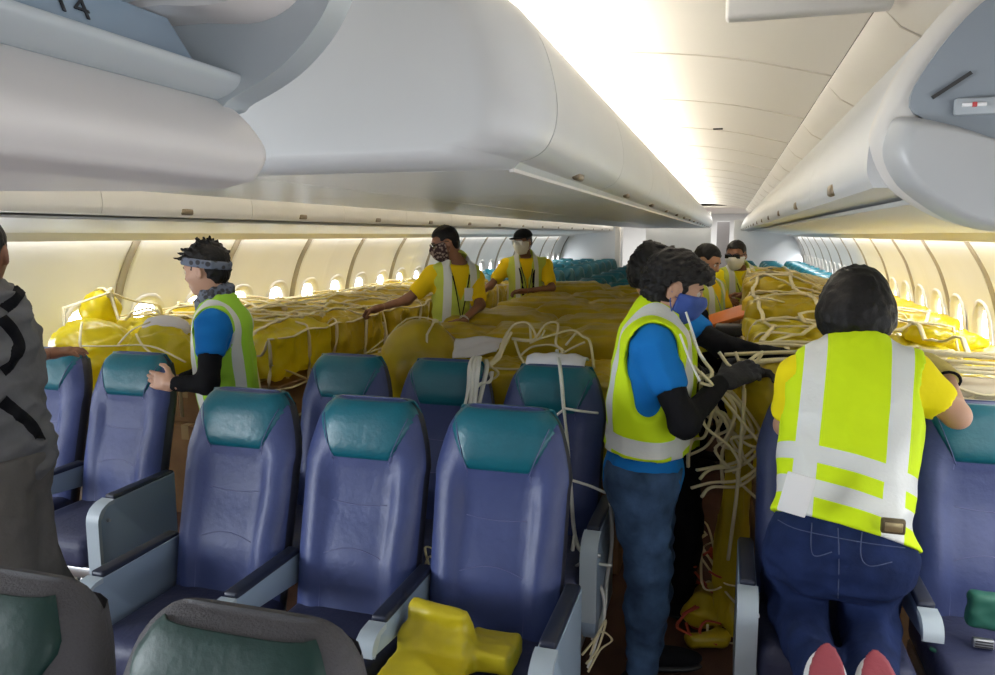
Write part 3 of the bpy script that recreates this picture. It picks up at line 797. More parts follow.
# yellow sheet hanging into the right aisle beside the woman
f = Field(.04)
f.box((.085, 3.32, .60), (.022, .26, .55), None, .02).ell((.10, 3.24, 1.02), (.08, .17, .14)).cap((.07, 3.15, .9), (.05, 3.12, .12), .030, .055).cap((.06, 3.3, .9), (.04, 3.32, .08), .025, .06)
n3 = cloth_noise(.02, 30, 12); f.noise = lambda X, Y, Z: n3(X, Y*2.2, Z*.35)+.012*np.sin(Y*55+3*np.sin(Z*4))
tag(fobj('yellow_sheet', f, .011, M_ply), 'long yellow sheet end hanging into the right aisle behind the man in blue', 'plastic sheet')
bag('yellow_bag', (.19, 2.98, 1.08), (.13, .12, .15), 'yellow bag bulge beside the kneeling woman\'s left shoulder', M_ply, 13, amp=.02)
for j, (x, y, z) in enumerate([(.78, 3.5, 1.17), (.95, 4.1, 1.20), (1.2, 3.6, 1.04), (1.22, 4.6, 1.11)]):
    bag('yellow_bag', (x, y, z), (.13, .10, .05), 'thin bright yellow bag on the right cargo, %s' % ['nearest the woman\'s head', 'second back beside the window wall', 'by the near right window', 'farthest along the window wall'][j], M_plw, 14+j, amp=.02, group='bright bags on the right cargo')
bpy.context.view_layer.update()
# ------------------------------------------------------------------ nets
def bvh_of(objs):
    vs = []; fs = []
    for o in objs:
        b = len(vs); M = o.matrix_world; vs += [M @ v.co for v in o.data.vertices]; fs += [[b+i for i in p.vertices] for p in o.data.polygons]
    return BVHTree.FromPolygons(vs, fs)
BV = bvh_of([o for o in COL.objects if o.type == 'MESH' and o.name.startswith(('yellow_sheet', 'yellow_bag', 'white_bag'))])
def top(x, y, default=1.0):
    h = BV.ray_cast(V((x, y, 2.0)), V((0, 0, -1)), 1.6)
    return h[0].z if h[0] else default
def drape(pts, off=.010, sag=True):
    """pts: (x, y) polyline -> 3-D line resting taut on the cargo"""
    P = []
    for a, b in zip(pts, pts[1:]):
        L_ = math.dist(a, b); n = max(2, int(L_/.05))
        for i in range(n): t = i/n; P.append([a[0]+(b[0]-a[0])*t, a[1]+(b[1]-a[1])*t])
    P.append(list(pts[-1])); Z = [max(top(x, y), top(x+.02, y), top(x-.02, y), top(x, y-.02)) for x, y in P]
    # taut over hollows
    n = len(Z); Z2 = Z[:]
    for i in range(n):
        for w_ in (2, 4, 6):
            a = max(0, i-w_); b = min(n-1, i+w_)
            if b > a: Z2[i] = max(Z2[i], Z[a]+(Z[b]-Z[a])*(i-a)/(b-a) if Z[a] > .9 and Z[b] > .9 else 0)
    return [V((P[i][0], P[i][1], Z2[i]+off)) for i in range(n)]
def net(name, label, x0, x1, y0, y1, dx, dy, seed, r=.0075, front=None, m=None, side=None, jit=.06, cross=0):
    rr = random.Random(seed); vs = []; fs = []
    nx = int((x1-x0)/dx)+1; ny = int((y1-y0)/dy)+1
    G = [[(min(x1, max(x0, x0+i*dx+rr.uniform(-jit, jit))), y0+j*dy+rr.uniform(-jit, jit)) for j in range(ny)] for i in range(nx)]
    for i in range(nx):
        P = drape(G[i])
        if front is not None:
            fx, fy = P[0].x, P[0].y; H = BV.ray_cast(V((fx, fy-1.0, front+.2)), V((0, 1, 0)), 2.0)
            yf = (H[0].y-.015) if H[0] else fy-.05
            P = [V((fx+rr.uniform(-.03, .03), min(yf, fy)-.01, front)), V((fx, min(yf, fy)-.015, (front+P[0].z)/2)), V((fx, min(yf, fy), P[0].z-.06))]+P
        tube_data(P, r, 5, .5, vs, fs)
    for j in range(ny):
        P = drape([G[i][j] for i in range(nx)])
        if side is not None:
            e = P[-1] if side > 0 else P[0]; ext = [V((e.x+.03*side, e.y, e.z-.05)), V((e.x+.05*side, e.y+.02, .72)), V((e.x+.04*side, e.y, .45))]
            P = P+ext if side > 0 else ext[::-1]+P
        tube_data(P, r, 5, .5, vs, fs)
    for _ in range(cross):
        i = rr.randrange(nx-1); j = rr.randrange(ny-1); i2 = min(nx-1, i+rr.choice((1, 2))); j2 = min(ny-1, max(0, j+rr.choice((-1, 1, 2))))
        tube_data(drape([G[i][j], G[i2][j2]], .016), r, 5, .5, vs, fs)
    for i in range(nx):
        for j in range(ny):
            x, y = G[i][j]; z = top(x, y)+.013
            tube_data([V((x-.014, y, z)), V((x, y+.004, z+.004)), V((x+.014, y, z))], r*1.5, 5, .8, vs, fs)
    o = mesh(name, vs, fs, m or M_rope); tag(o, label, 'cargo net', 'cargo nets'); return o
net('cargo_net', 'cream webbing cargo net over the left cargo behind the headband man', -3.72, -2.42, 3.64, 8.6, .24, .27, 1, r=.013, front=.62, side=1, cross=10)
net('cargo_net', 'cream webbing cargo net spread over the right cargo in front of the masked man', .16, 1.44, 3.45, 8.6, .26, .30, 2, r=.013, front=.9, cross=22, jit=.11)
net('cargo_net', 'loose cream webbing net over the low first centre cargo row', -1.84, -1.42, 3.60, 4.05, .20, .22, 3, r=.007, front=.6)
def side_net(label, xs, sgn, y0, y1, dy, zs, seed, r=.012):
    rr = random.Random(seed); vs = []; fs = []
    def hit(y, z):
        h = BV2.ray_cast(V((xs, y, z)), V((-sgn, 0, 0)), 1.2); return V((h[0].x+sgn*.014 if h[0] else xs-sgn*.38, y, z))
    cols = []; y = y0
    while y < y1:
        P = []; yy = y
        for z in zs: P.append(hit(yy+rr.uniform(-.04, .04), z+rr.uniform(-.02, .02)))
        xm = (max if sgn > 0 else min)(p.x for p in P)
        for p in P: p.x = p.x*.3+xm*.7
        t_ = P[0]; P = [V((t_.x-sgn*.22, t_.y+.05, top(t_.x-sgn*.22, t_.y)+.012)), V((t_.x-sgn*.05, t_.y, top(t_.x-sgn*.06, t_.y)+.012))]+P
        cols.append(P); tube_data(smoothpts(P, 3), r, 5, .5, vs, fs); y += dy*rr.uniform(.8, 1.2)
    for k in range(2, len(cols[0])-0):
        if k == 3: continue
        Q = []
        for a, b in zip(cols, cols[1:]):
            Q.append(a[k]); m = (a[k]+b[k])/2; Q.append(V((max(m.x, hit(m.y, m.z).x) if sgn > 0 else min(m.x, hit(m.y, m.z).x), m.y, m.z-.015)))
        Q.append(cols[-1][k]); tube_data(smoothpts(Q, 2), r, 5, .5, vs, fs)
    for _ in range(6):
        i = rr.randrange(len(cols)-1); k = rr.randrange(2, len(cols[0])-1); a = cols[i][k]; b = cols[i+1][k+1]; m = (a+b)/2; m = hit(m.y, m.z); tube_data([a, m, b], r, 5, .5, vs, fs)
    return tag(mesh('cargo_net', vs, fs, M_rope), label, 'cargo net', 'cargo nets')
bpy.context.view_layer.update()
BV2 = bvh_of([o for o in COL.objects if o.type == 'MESH' and o.name.startswith(('yellow_sheet', 'carton_body'))])
side_net('cream webbing net hanging down the aisle side of the left cargo', -2.05, 1, 3.66, 8.4, .34, [1.12, .97, .82, .62], 4)
side_net('cream webbing net hanging down the aisle side of the right cargo', -.25, -1, 3.9, 8.6, .42, [1.08, .93, .78, .55], 6)
# bundle of stretched straps running across the front of the right cargo
def straps(name, label, lines, r, m, n=5, flat=.6, cat='strap', group=None, sub=6):
    vs = []; fs = []
    for l in lines: tube_data(smoothpts(l, sub), r, n, flat, vs, fs)
    o = mesh(name, vs, fs, m); return tag(o, label, cat, group)
rr = random.Random(5); ls = []
for k in range(9):
    z = 1.205+rr.uniform(-.02, .03); y = 2.92+k*.05
    ls.append([(-.02+rr.uniform(0, .1), y-.02, z-.01), (.25, y+rr.uniform(-.04, .04), z+.012), (.6, y+rr.uniform(-.08, .08), z+rr.uniform(-.01, .02)), (1.0, y+rr.uniform(-.08, .08), z+rr.uniform(-.02, .02)), (1.44, y+rr.uniform(-.05, .05), z-.01+rr.uniform(-.02, .02))])
for k in range(8):
    a = rr.uniform(.2, 1.2); y = rr.uniform(2.9, 3.4); ls.append([(a, y, 1.22), (a+.1, y+.12, 1.23), (a+.22, y+.28, 1.22)])
straps('strap_bundle', 'thick bundle of cream straps stretched over the right cargo behind the woman', ls, .013, M_rope, cat='cargo net')
ls = []
for k in range(12):
    a = .5+k*.08; z = 1.13+rr.uniform(-.06, .05)
    ls.append([(a, 2.93+rr.uniform(-.02, .03), z), (a+.13, 2.90, z-.03+rr.uniform(-.04, .04)), (a+.26, 2.92, z+rr.uniform(-.05, .05))])
straps('strap_tangle', 'tangled cream netting lying along the top behind the right-edge seat', ls, .009, M_rope, cat='cargo net')
o = box('cloth_pad', (.98, 3.04, 1.13), (.9, .22, .07), mat('cream_cloth', (.62, .55, .42), .8, bump=.5, bscale=20), None, .03, 3); tag(o, 'pale folded padding under the netting behind the right-edge seat', 'padding')
# heap of netting on the second centre row
def wpt(px, py, y): return at(px, py, y)
H = lambda *a: [wpt(*q) for q in a]
ls = [H((508, 332, 3.45), (515, 324, 3.5), (528, 323, 3.5), (536, 337, 3.45), (528, 340, 3.4), (512, 338, 3.4)),
      H((536, 338, 3.45), (546, 324, 3.5), (558, 324, 3.5), (556, 344, 3.4), (566, 352, 3.35)), H((530, 324, 3.52), (531, 341, 3.4)),
      H((512, 339, 3.4), (530, 341, 3.4), (552, 335, 3.42), (572, 330, 3.45), (582, 336, 3.4), (590, 342, 3.35), (594, 368, 3.2)),
      H((515, 341, 3.38), (520, 356, 3.3), (527, 367, 3.22)), H((520, 356, 3.3), (532, 347, 3.35), (552, 345, 3.4), (562, 350, 3.35), (559, 357, 3.3)),
      H((495, 368, 3.2), (510, 369, 3.2), (528, 368, 3.22), (545, 362, 3.25), (560, 355, 3.3), (562, 349, 3.35)),
      H((562, 354, 3.3), (572, 348, 3.33), (585, 342, 3.35)), H((566, 345, 3.35), (576, 333, 3.42)),
      H((545, 330, 3.45), (540, 338, 3.44), (530, 343, 3.4))]
rr = random.Random(9)
for k in range(9):
    ls.append(H((508+rr.uniform(-2, 4), 334+rr.uniform(-2, 3), 3.4), (504+rr.uniform(-3, 3), 345, 3.3), (498+rr.uniform(-4, 3), 358, 3.22), (490+rr.uniform(-4, 4), 366+rr.uniform(-2, 2), 3.16)))
ls.append(H((490, 366, 3.16), (498, 372, 3.14), (495, 378, 3.13), (484, 382, 3.10)))
straps('cargo_net', 'heap of loose cream netting lying on top behind the second centre seat row', ls, .0065, M_rope, 5, .8, 'cargo net')
# straps over the seats
def seat_top_y(x): pass
straps('white_strap', 'bundle of white straps over the shoulder of the second centre row middle seat', [H((474, 357, 3.16), (472, 360, 3.06), (470, 368, 2.975), (469, 385, 2.94), (465, 405, 2.92), (461, 428, 2.91)), H((480, 357, 3.16), (479, 361, 3.05), (478, 370, 2.97), (476, 390, 2.94), (474, 410, 2.92), (472, 432, 2.91)),
      H((477, 357, 3.16), (475, 361, 3.05), (474, 372, 2.965), (471, 398, 2.93), (467, 420, 2.91)), H((486, 360, 3.16), (487, 368, 3.05), (483, 386, 2.98), (478, 408, 2.94)), H((492, 372, 3.12), (489, 382, 3.03), (480, 384, 2.96), (474, 392, 2.94))], .011, M_ropew, 5, .5, group='white straps')
straps('white_strap', 'long white strap hanging down the front of the second centre row aisle seat', [H((557, 350, 3.24), (558, 357, 3.10), (560, 366, 2.975), (562, 385, 2.925), (564, 410, 2.90), (567, 440, 2.89), (571, 490, 2.845), (575, 535, 2.80), (586, 565, 2.66), (602, 590, 2.62), (604, 615, 2.60), (595, 645, 2.58), (588, 668, 2.56)),
      H((563, 408, 2.90), (580, 411, 2.89), (598, 413, 2.92)), H((563, 410, 2.90), (553, 418, 2.92)), H((571, 480, 2.85), (590, 486, 2.82), (606, 493, 2.82)), H((575, 535, 2.80), (572, 566, 2.64), (585, 562, 2.58), (612, 566, 2.58)),
      H((610, 500, 2.82), (612, 540, 2.8), (607, 580, 2.72), (604, 610, 2.62), (592, 640, 2.58))], .0085, M_ropew, 5, .6, group='white straps')
straps('cream_rope', 'coil of cream rope ends beside the feet of the person in blue', [H((588, 672, 2.45), (600, 650, 2.5), (612, 640, 2.5), (600, 632, 2.45), (590, 655, 2.42)), H((582, 655, 2.45), (594, 640, 2.5), (606, 620, 2.55), (598, 648, 2.5), (586, 664, 2.45))], .005, M_rope, group=None, cat='rope')
straps('cream_rope', 'small tangle of cream rope between two front row seats', [H((438, 596, 2.33), (432, 575, 2.38), (425, 548, 2.42), (436, 552, 2.44), (433, 565, 2.42), (424, 570, 2.42), (430, 556, 2.4), (437, 574, 2.42), (426, 582, 2.40))], .005, M_rope, cat='rope')
# net over the puffed bags, left
straps('cream_rope', 'cream rope around the puffed yellow bag behind the left seats', [H((82, 322, 3.25), (80, 340, 3.10), (82, 352, 3.08)), H((82, 346, 3.10), (110, 346, 3.08), (150, 346, 3.1), (185, 362, 3.0)), H((118, 345, 3.1), (132, 330, 3.2), (150, 322, 3.3)), H((136, 334, 3.2), (145, 348, 3.1), (172, 368, 3.0))], .007, M_rope, cat='rope')
# papers
def paper(name, cs, label, m=M_paper, cat='paper', th=.004):
    n = 10; vs = []; fs = []; r = random.Random(len(label))
    A, B, C_, D = [V(c) for c in cs]
    for i in range(n+1):
        for j in range(n+1):
            u, v = i/n, j/n; p = A*(1-u)*(1-v)+B*u*(1-v)+C_*u*v+D*(1-u)*v
            nrm = (B-A).cross(D-A).normalized(); vs.append(p+nrm*(.005*math.sin(7*u+3*v+1)+.004*math.sin(11*v-5*u)))
    for i in range(n):
        for j in range(n): a = i*(n+1)+j; fs.append((a, a+1, a+n+2, a+n+1))
    o = mesh(name, vs, fs, m); md = o.modifiers.new('s', 'SOLIDIFY'); md.thickness = th; return tag(o, label, cat)
paper('paper_sheet', H((453, 359, 3.46), (497, 353, 3.44), (502, 338, 3.60), (455, 338, 3.62)), 'crumpled white papers on the olive sheet beside the heap of netting')
vs = []; fs = []
for i in range(15):
    for j, (dy, dz) in enumerate([(-.05, -.035), (-.045, .0), (-.01, .016), (.04, .015), (.08, 0)]):
        x = -.80+.25*i/14; u = (x+.675)/.21; z = 1.160-.055*abs(u)**3.0+.004*math.sin(i*1.3)
        vs.append((x, 3.105+dy*.8, z+dz))
for i in range(14):
    for j in range(4): a = i*5+j; fs.append((a, a+5, a+6, a+1))
o = mesh('white_cloth', vs, fs, M_paper); md = o.modifiers.new('s', 'SOLIDIFY'); md.thickness = .006; md.offset = 1; tag(o, 'white crumpled cloth behind the teal top of the second centre row aisle seat', 'cloth')
# ------------------------------------------------------------------ people
M_skin = mat('skin_light', (.46, .26, .17), .5, var=.05)
M_skinb = mat('skin_brown', (.22, .095, .05), .5, var=.06)
M_skinm = mat('skin_tan', (.34, .17, .10), .5, var=.06)
M_hair = mat('black_hair', (.007, .006, .006), .55, bump=.5, bscale=140, spec=.25, bdist=.004)
M_lime = mat('lime_vest', (.58, .78, .012), .6, spec=.12, bump=.25, bscale=30)
M_lime2 = mat('green_vest', (.33, .62, .05), .6, spec=.12, bump=.25, bscale=30)
M_pale = mat('pale_lime_vest', (.55, .62, .10), .6, spec=.12, bump=.25, bscale=30)
M_refl = mat('reflective_tape', (.66, .68, .66), .35, bump=.15, bscale=90)
M_bluet = mat('blue_tshirt', (.008, .15, .46), .75, spec=.12, bump=.3, bscale=22)
M_yelt = mat('yellow_tshirt', (.80, .56, .01), .75, spec=.12, bump=.3, bscale=22)
M_yelt2 = mat('bright_yellow_tshirt', (.85, .72, .01), .75, spec=.12, bump=.3, bscale=22)
M_jean = mat('blue_jeans', (.045, .085, .165), .85, spec=.12, bump=.6, bscale=26, var=.45, vscale=9)
M_jeand = mat('dark_jeans', (.010, .019, .066), .85, spec=.12, bump=.5, bscale=26, var=.25, vscale=12)
M_black = mat('black_cloth', (.008, .008, .010), .8, spec=.12, bump=.3, bscale=40)
M_greyj = mat('grey_jacket_cloth', (.135, .135, .14), .85, spec=.12, bump=.6, bscale=24, var=.12, vscale=7)
M_khaki = mat('khaki_cloth', (.24, .20, .06), .85, spec=.12, bump=.3, bscale=30)
M_white = mat('white_cloth_mask', (.75, .75, .74), .7)
M_bmask = mat('blue_mask', (.03, .07, .30), .7)
M_glass = mat('dark_lens', (.006, .006, .008), .12)
M_eyew = mat('eye_white', (.6, .58, .55), .3)
M_lip = mat('lip', (.30, .10, .08), .5)
M_pattern = mat('dark_patterned_cloth', (.06, .03, .03), .8)
def pattern(m, c1, c2, sc):
    nt = m.node_tree; b = nt.nodes['Principled BSDF']; tc = nt.nodes.new('ShaderNodeTexCoord'); ck = nt.nodes.new('ShaderNodeTexVoronoi')
    ck.inputs['Scale'].default_value = sc; r = nt.nodes.new('ShaderNodeValToRGB'); r.color_ramp.elements[0].color = (*c1, 1); r.color_ramp.elements[1].color = (*c2, 1)
    r.color_ramp.elements[0].position = .35; r.color_ramp.elements[1].position = .5
    nt.links.new(tc.outputs['Object'], ck.inputs['Vector']); nt.links.new(ck.outputs['Distance'], r.inputs[0]); nt.links.new(r.outputs[0], b.inputs['Base Color'])
pattern(M_pattern, (.30, .22, .18), (.04, .015, .015), 45)
M_band = mat('grey_headband_cloth', (.06, .07, .10), .8); pattern(M_band, (.035, .035, .04), (.12, .14, .19), 38)
def unit(v): return V(v).normalized()
def hand(f, w, d, n, t, curl=.5, s=1.0, spread=.0):
    """wrist w, finger direction d, n = direction the palm faces, t = thumb side"""
    d = unit(d); n = unit(n); n = unit(n-d*n.dot(d)); t = unit(V(t)-d*V(t).dot(d)-n*V(t).dot(n))
    k = .010*s
    f.cap(w-d*.02*s, w+d*.03*s, .025*s, .027*s, k=.02)
    for i in range(4):
        o = (.027-.018*i)*s
        f.cap(w+d*.02*s+t*o*.8, w+d*.085*s+t*o, .015*s, .012*s, k=.014*s)
    Ls = (.068, .076, .071, .056)
    for i in range(4):
        o = (.029-.0195*i)*s; p = w+d*(.088-.004*abs(i-1))*s+t*o; a = curl*.5
        for q, fr in enumerate((.45, .32, .23)):
            dd = unit(d*math.cos(a)+n*math.sin(a)+t*spread*(1.5-i)); e = p+dd*Ls[i]*fr*s
            f.cap(p, e, (.0092-.0008*q)*s, (.0086-.0012*q)*s, k=.005*s); p = e; a += curl
    p = w+d*.022*s+t*.030*s; dd = unit(d*.75+t*.75+n*.25); e = p+dd*.038*s; f.cap(p, e, .0125*s, .011*s, k=.012*s)
    dd = unit(d*.9+t*.35+n*(.25+.4*curl)); f.cap(e, e+dd*.030*s, .0105*s, .009*s, k=.006*s)
    f.cap(e+dd*.030*s, e+dd*.030*s+unit(d+n*.5*curl)*.022*s, .0092*s, .0075*s, k=.006*s)
    return f
class Person:
    def __init__(s, name_label, base, skin, J, s_=1.0, female=False, girth=1.0):
        s.J = {k: V(v) for k, v in J.items()}; s.skin = skin; s.g = girth; s.sc = s_
        s.t = thing('person', name_label, 'person', base); s.base = V(base)
        j = s.J; s.tu = unit(j['neck']-j['hip']); r = j['shR']-j['shL']; s.r = unit(r-s.tu*r.dot(s.tu)); s.f = s.tu.cross(s.r)
        s.f = unit(s.f)  # facing direction of the chest
        hf = unit(j['face']); hu = unit(j['hup']) if 'hup' in j else V((0, 0, 1)); hu = unit(hu-hf*hu.dot(hf)); s.hf, s.hu = hf, hu; s.hr = unit(hf.cross(hu))
        s.female = female
    def add(s, name, fields, h, m, n=1, grow=0, parent=None):
        o = fobj(name, fields, h, m, None, n, grow); p = parent or s.t
        return s.own(o, p)
    def own(s, o, parent=None):
        o.parent = parent or s.t
        if parent is None or parent is s.t: o.matrix_parent_inverse = Matrix.Translation(-s.base)
        return o
    def torso(s, F, wide=1.0):
        j = s.J; A = (s.r, s.f, s.tu); g = s.g; L_ = (j['neck']-j['hip']).length; q = L_/.52
        sh = (j['shL']+j['shR'])/2; c = j['hip'].lerp(j['neck'], .66)
        hp = j['hip']
        F.ell(c+s.f*.005, (.150*wide*g, .108*g, .20*q), A, k=.05)
        F.ell(hp.lerp(j['neck'], .32), (.135*wide*g, .102*g, .17*q), A, k=.06)
        F.ell(hp, (.158*wide*g, .118*g, .125), A, k=.06)
        F.cap(j['shL'], j['shR'], .058, .058, k=.06)
        F.cap(j['neck']-s.tu*.05, j['neck']+s.tu*.02, .075, .055, k=.05)
        return F
    def arm(s, F, side, r=1.0, upto=1.0, frm=0.0):
        j = s.J; a, b, c = j['sh'+side], j['el'+side], j['wr'+side]; r *= .95
        l1 = (b-a).length; l2 = (c-b).length; T = l1+l2
        def P(d): return a.lerp(b, d/l1) if d < l1 else b.lerp(c, (d-l1)/l2)
        def R(d): return (.052-.014*d/l1 if d < l1 else .038-.013*(d-l1)/l2)*r
        p0, p1 = frm*T, upto*T; cuts = [p0]+([l1] if p0 < l1 < p1 else [])+[p1]
        for x, y in zip(cuts, cuts[1:]): F.cap(P(x), P(y), R(x), R(y), k=.03)
        return P(p1), (P(p1)-P(p1-.02)).normalized(), R(p1)
    def leg(s, F, side, r=1.0):
        j = s.J; a, b, c = j['hp'+side], j['kn'+side], j['an'+side]
        m1 = b.lerp(c, .35)
        F.cap(a, b, .092*r*s.g, .060*r, k=.05); F.cap(b, m1, .058*r, .057*r, k=.04); F.cap(m1, c, .057*r, .040*r, k=.04); return F
    def head(s, F):
        c = s.J['head']; hf, hu, hr = s.hf, s.hu, s.hr; A = (hr, hf, hu)
        F.ell(c+hu*.015-hf*.008, (.074, .092, .092), A, k=.02)
        F.ell(c+hf*.028-hu*.045, (.058, .062, .076), A, k=.04)
        F.ell(c+hf*.062-hu*.093, (.026, .022, .020), A, k=.03)
        F.cap(c+hf*.080+hu*.004, c+hf*.103-hu*.030, .008, .012, k=.016)
        F.cap(c+hf*.070+hu*.018-hr*.034, c+hf*.070+hu*.018+hr*.034, .014, .014, k=.02)
        for q in (-1, 1):
            F.ell(c+hf*.083+hr*.031*q-hu*.002, (.014, .010, .010), A, k=.012, sub=True)
            F.ell(c+hf*.060+hr*.038*q-hu*.030, (.020, .020, .018), A, k=.025)
            F.ell(c+hr*.077*q-hu*.018-hf*.006, (.009, .019, .031), (unit(hr+hf*.35*q), unit(hf-hr*.35*q), hu), k=.008)
            F.ell(c+hr*.085*q-hu*.014-hf*.002, (.005, .010, .018), A, k=.004, sub=True)
        F.cap(c+hf*.083-hu*.066-hr*.016, c+hf*.083-hu*.066+hr*.016, .010, .010, k=.012)
        F.cap(c-hu*.055-hf*.022, s.J['neck']+s.tu*.0, .052, .056, k=.03)
        return F
    def body(s, h=.011, hh=.006, hands=('L', 'R'), hd=None, hv=.0045):
        F = Field(.03); s.torso(F)
        for q in 'LR': s.arm(F, q, .95)
        for q in 'LR':
            if 'kn'+q in s.J: s.leg(F, q, .93)
        HD = Field(.02); s.head(HD); fl = [(F, h), (HD, hh)]
        for q in hands:
            H_ = Field(.01); w = s.J['wr'+q]; hand(H_, w, *hd[q][:3], curl=hd[q][3]); fl.append((H_, hv))
        b = s.add('body', fl, h, s.skin)
        # eyes, brows, mouth
        c = s.J['head']; 
        for q in (-1, 1):
            bm = bmesh.new(); bmesh.ops.create_uvsphere(bm, u_segments=10, v_segments=8, radius=.0115, matrix=Matrix.Translation(c+s.hf*.077+s.hr*.031*q-s.hu*.002))
            e = s.own(bmobj('eye', bm, M_eyew))
            bm = bmesh.new(); bmesh.ops.create_uvsphere(bm, u_segments=8, v_segments=6, radius=.0055, matrix=Matrix.Translation(c+s.hf*.0845+s.hr*.031*q-s.hu*.004))
            s.own(bmobj('iris', bm, M_dark), e)
            s.own(tube('eyebrow', [c+s.hf*.089+s.hr*.014*q+s.hu*.017, c+s.hf*.088+s.hr*.032*q+s.hu*.022, c+s.hf*.078+s.hr*.050*q+s.hu*.016], [.003, .004, .002], M_hair))
        return b
    def lips(s):
        c = s.J['head']; s.own(tube('mouth', [c+s.hf*.088-s.hu*.066-s.hr*.022, c+s.hf*.0945-s.hu*.065, c+s.hf*.088-s.hu*.066+s.hr*.022], [.003, .0055, .003], M_lip))
    def hair(s, kind='short', h=.006, m=None):
        c = s.J['head']; hf, hu, hr = s.hf, s.hu, s.hr; A = (hr, hf, hu); F = Field(.02)
        if kind == 'bob':
            F.ell(c+hu*.018-hf*.012, (.100, .112, .112), A); F.ell(c-hu*.045-hf*.022, (.112, .098, .085), A, k=.06)
            F.ell(c+hf*.075-hu*.06, (.075, .07, .10), A, sub=True, k=.02); F.cut(c-hu*.108, -hu*.9-hf*.1)
            F.noise = cloth_noise(.007, 70, 3)
        elif kind == 'mop':
            F.ell(c+hu*.026-hf*.012, (.092, .112, .096), A); F.ell(c-hu*.030-hf*.050, (.078, .062, .066), A, k=.04); F.ell(c+hf*.070+hu*.060, (.062, .040, .036), A, k=.03)
            F.box(c+hf*.085-hu*.055, (.12, .045, .092), A, .02, sub=True, k=.01); F.ell(c+hr*.085-hu*.02, (.03, .03, .04), A, sub=True, k=.01); F.ell(c-hr*.085-hu*.02, (.03, .03, .04), A, sub=True, k=.01)
            F.noise = cloth_noise(.016, 110, 4)
        elif kind == 'bun':
            F.ell(c+hu*.020-hf*.012, (.094, .110, .104), A); F.ell(c-hu*.020-hf*.03, (.086, .085, .075), A, k=.04)
            F.ell(c+hu*.085-hf*.055, (.040, .040, .035), A, k=.02); F.box(c+hf*.095-hu*.05, (.12, .045, .085), A, .02, sub=True, k=.01); F.cut(c-hu*.085, -hu)
            F.noise = cloth_noise(.014, 110, 5)
        elif kind == 'spiky':
            F.ell(c+hu*.030-hf*.012, (.085, .106, .090), A); F.ell(c-hu*.03-hf*.055, (.066, .045, .06), A, k=.03)
            r = random.Random(3)
            for _ in range(46):
                v = unit(hr*r.uniform(-1, 1)+hf*r.uniform(-1, 1.2)+hu*r.uniform(.15, 1)); p = c+hu*.03+v*.075; F.cap(p, p+unit(v+hf*.4)*r.uniform(.03, .055), .013, .003, k=.008)
            F.box(c+hf*.085-hu*.055, (.12, .050, .092), A, .02, sub=True, k=.01); F.ell(c+hr*.08-hu*.025, (.03, .035, .045), A, sub=True, k=.01); F.ell(c-hr*.08-hu*.025, (.03, .035, .045), A, sub=True, k=.01)
            F.noise = cloth_noise(.010, 110, 6)
        else:
            F.ell(c+hu*.026-hf*.010, (.079, .098, .090), A); F.ell(c-hu*.03-hf*.050, (.064, .046, .055), A, k=.03)
            F.box(c+hf*.085-hu*.045, (.12, .045, .100), A, .02, sub=True, k=.01); F.ell(c+hr*.08-hu*.025, (.03, .035, .045), A, sub=True, k=.01); F.ell(c-hr*.08-hu*.025, (.03, .035, .045), A, sub=True, k=.01)
            F.noise = cloth_noise(.006, 110, 7)
        return s.add('hair', F, h, m or M_hair, 1)
    def shirt(s, m, sleeve=.42, h=.010, hem=-.10, grow=.010, name='shirt', amp=.008, seed=1, wide=1.0):
        F = Field(.03); s.torso(F, wide)
        e = {}
        for q in 'LR': e[q] = s.arm(F, q, 1.12, sleeve)
        F.cut(s.J['hip']+s.tu*hem, -s.tu)
        F.noise = cloth_noise(amp, 26, seed)
        o = Field(.02); 
        F.cut(s.J['neck']+s.tu*.015, s.tu+s.f*.25)
        for q in 'LR':
            p, d, r = e[q]; F.ell(p+d*.062, (.07, .07, .058), None, sub=True, k=0)
            F.items[-1] = ('e', p+d*.066, (.085, .085, .060), (d.orthogonal().normalized(), d.cross(d.orthogonal().normalized()), d), 0, True)
        return s.add(name, F, h, m, 1, grow+amp*.35)
    def sleeves(s, m, frm=.40, upto=.98, h=.008, sides='LR', grow=.006, name='arm_sleeve'):
        for q in sides:
            F = Field(.02); s.arm(F, q, 1.0, upto, frm); F.noise = cloth_noise(.006, 40, 8); s.add(name, F, h, m, 1, grow)
    def vest(s, m, h=.009, hem=-.14, grow=.024, stripes=(), open_=0.0, seed=2, arm=.078, neck=.075, wide=1.0, vneck=True, hemn=0, drop=.0):
        F = Field(.03); s.torso(F, wide); j = s.J
        F.cut(j['hip']+s.tu*hem, -s.tu-s.r*hemn)
        for q, sg in (('L', -1), ('R', 1)):
            p = j['sh'+q]+s.r*sg*.015; F.cap(p-s.tu*.055, p+s.r*sg*.16-s.tu*.06, arm+grow*1.0, arm+.03+grow, sub=True, k=.01)
            if drop: F.cap(p-s.tu*.08+s.r*sg*.03, p-s.tu*drop+s.r*sg*.03, arm+grow, arm*.6+grow, sub=True, k=.01)
            F.cap(j['sh'+q]+s.r*sg*.045, j['sh'+q]+s.r*sg*.2, .12, .12, sub=True, k=.01)
        F.ell(j['neck']+s.tu*.035+s.f*.02, (neck+grow, neck+grow, .05+grow), (s.r, s.f, s.tu), sub=True, k=.01)
        if vneck: F.cap(j['neck']+s.f*.10, j['hip'].lerp(j['neck'], .55)+s.f*.16, .075+grow, .022+grow, sub=True, k=.01)
        if open_: F.box(j['hip'].lerp(j['neck'], .4)+s.f*.16, (open_, .12, .5), (s.r, s.f, s.tu), .01, sub=True, k=.01)
        F.noise = cloth_noise(.010, 20, seed)
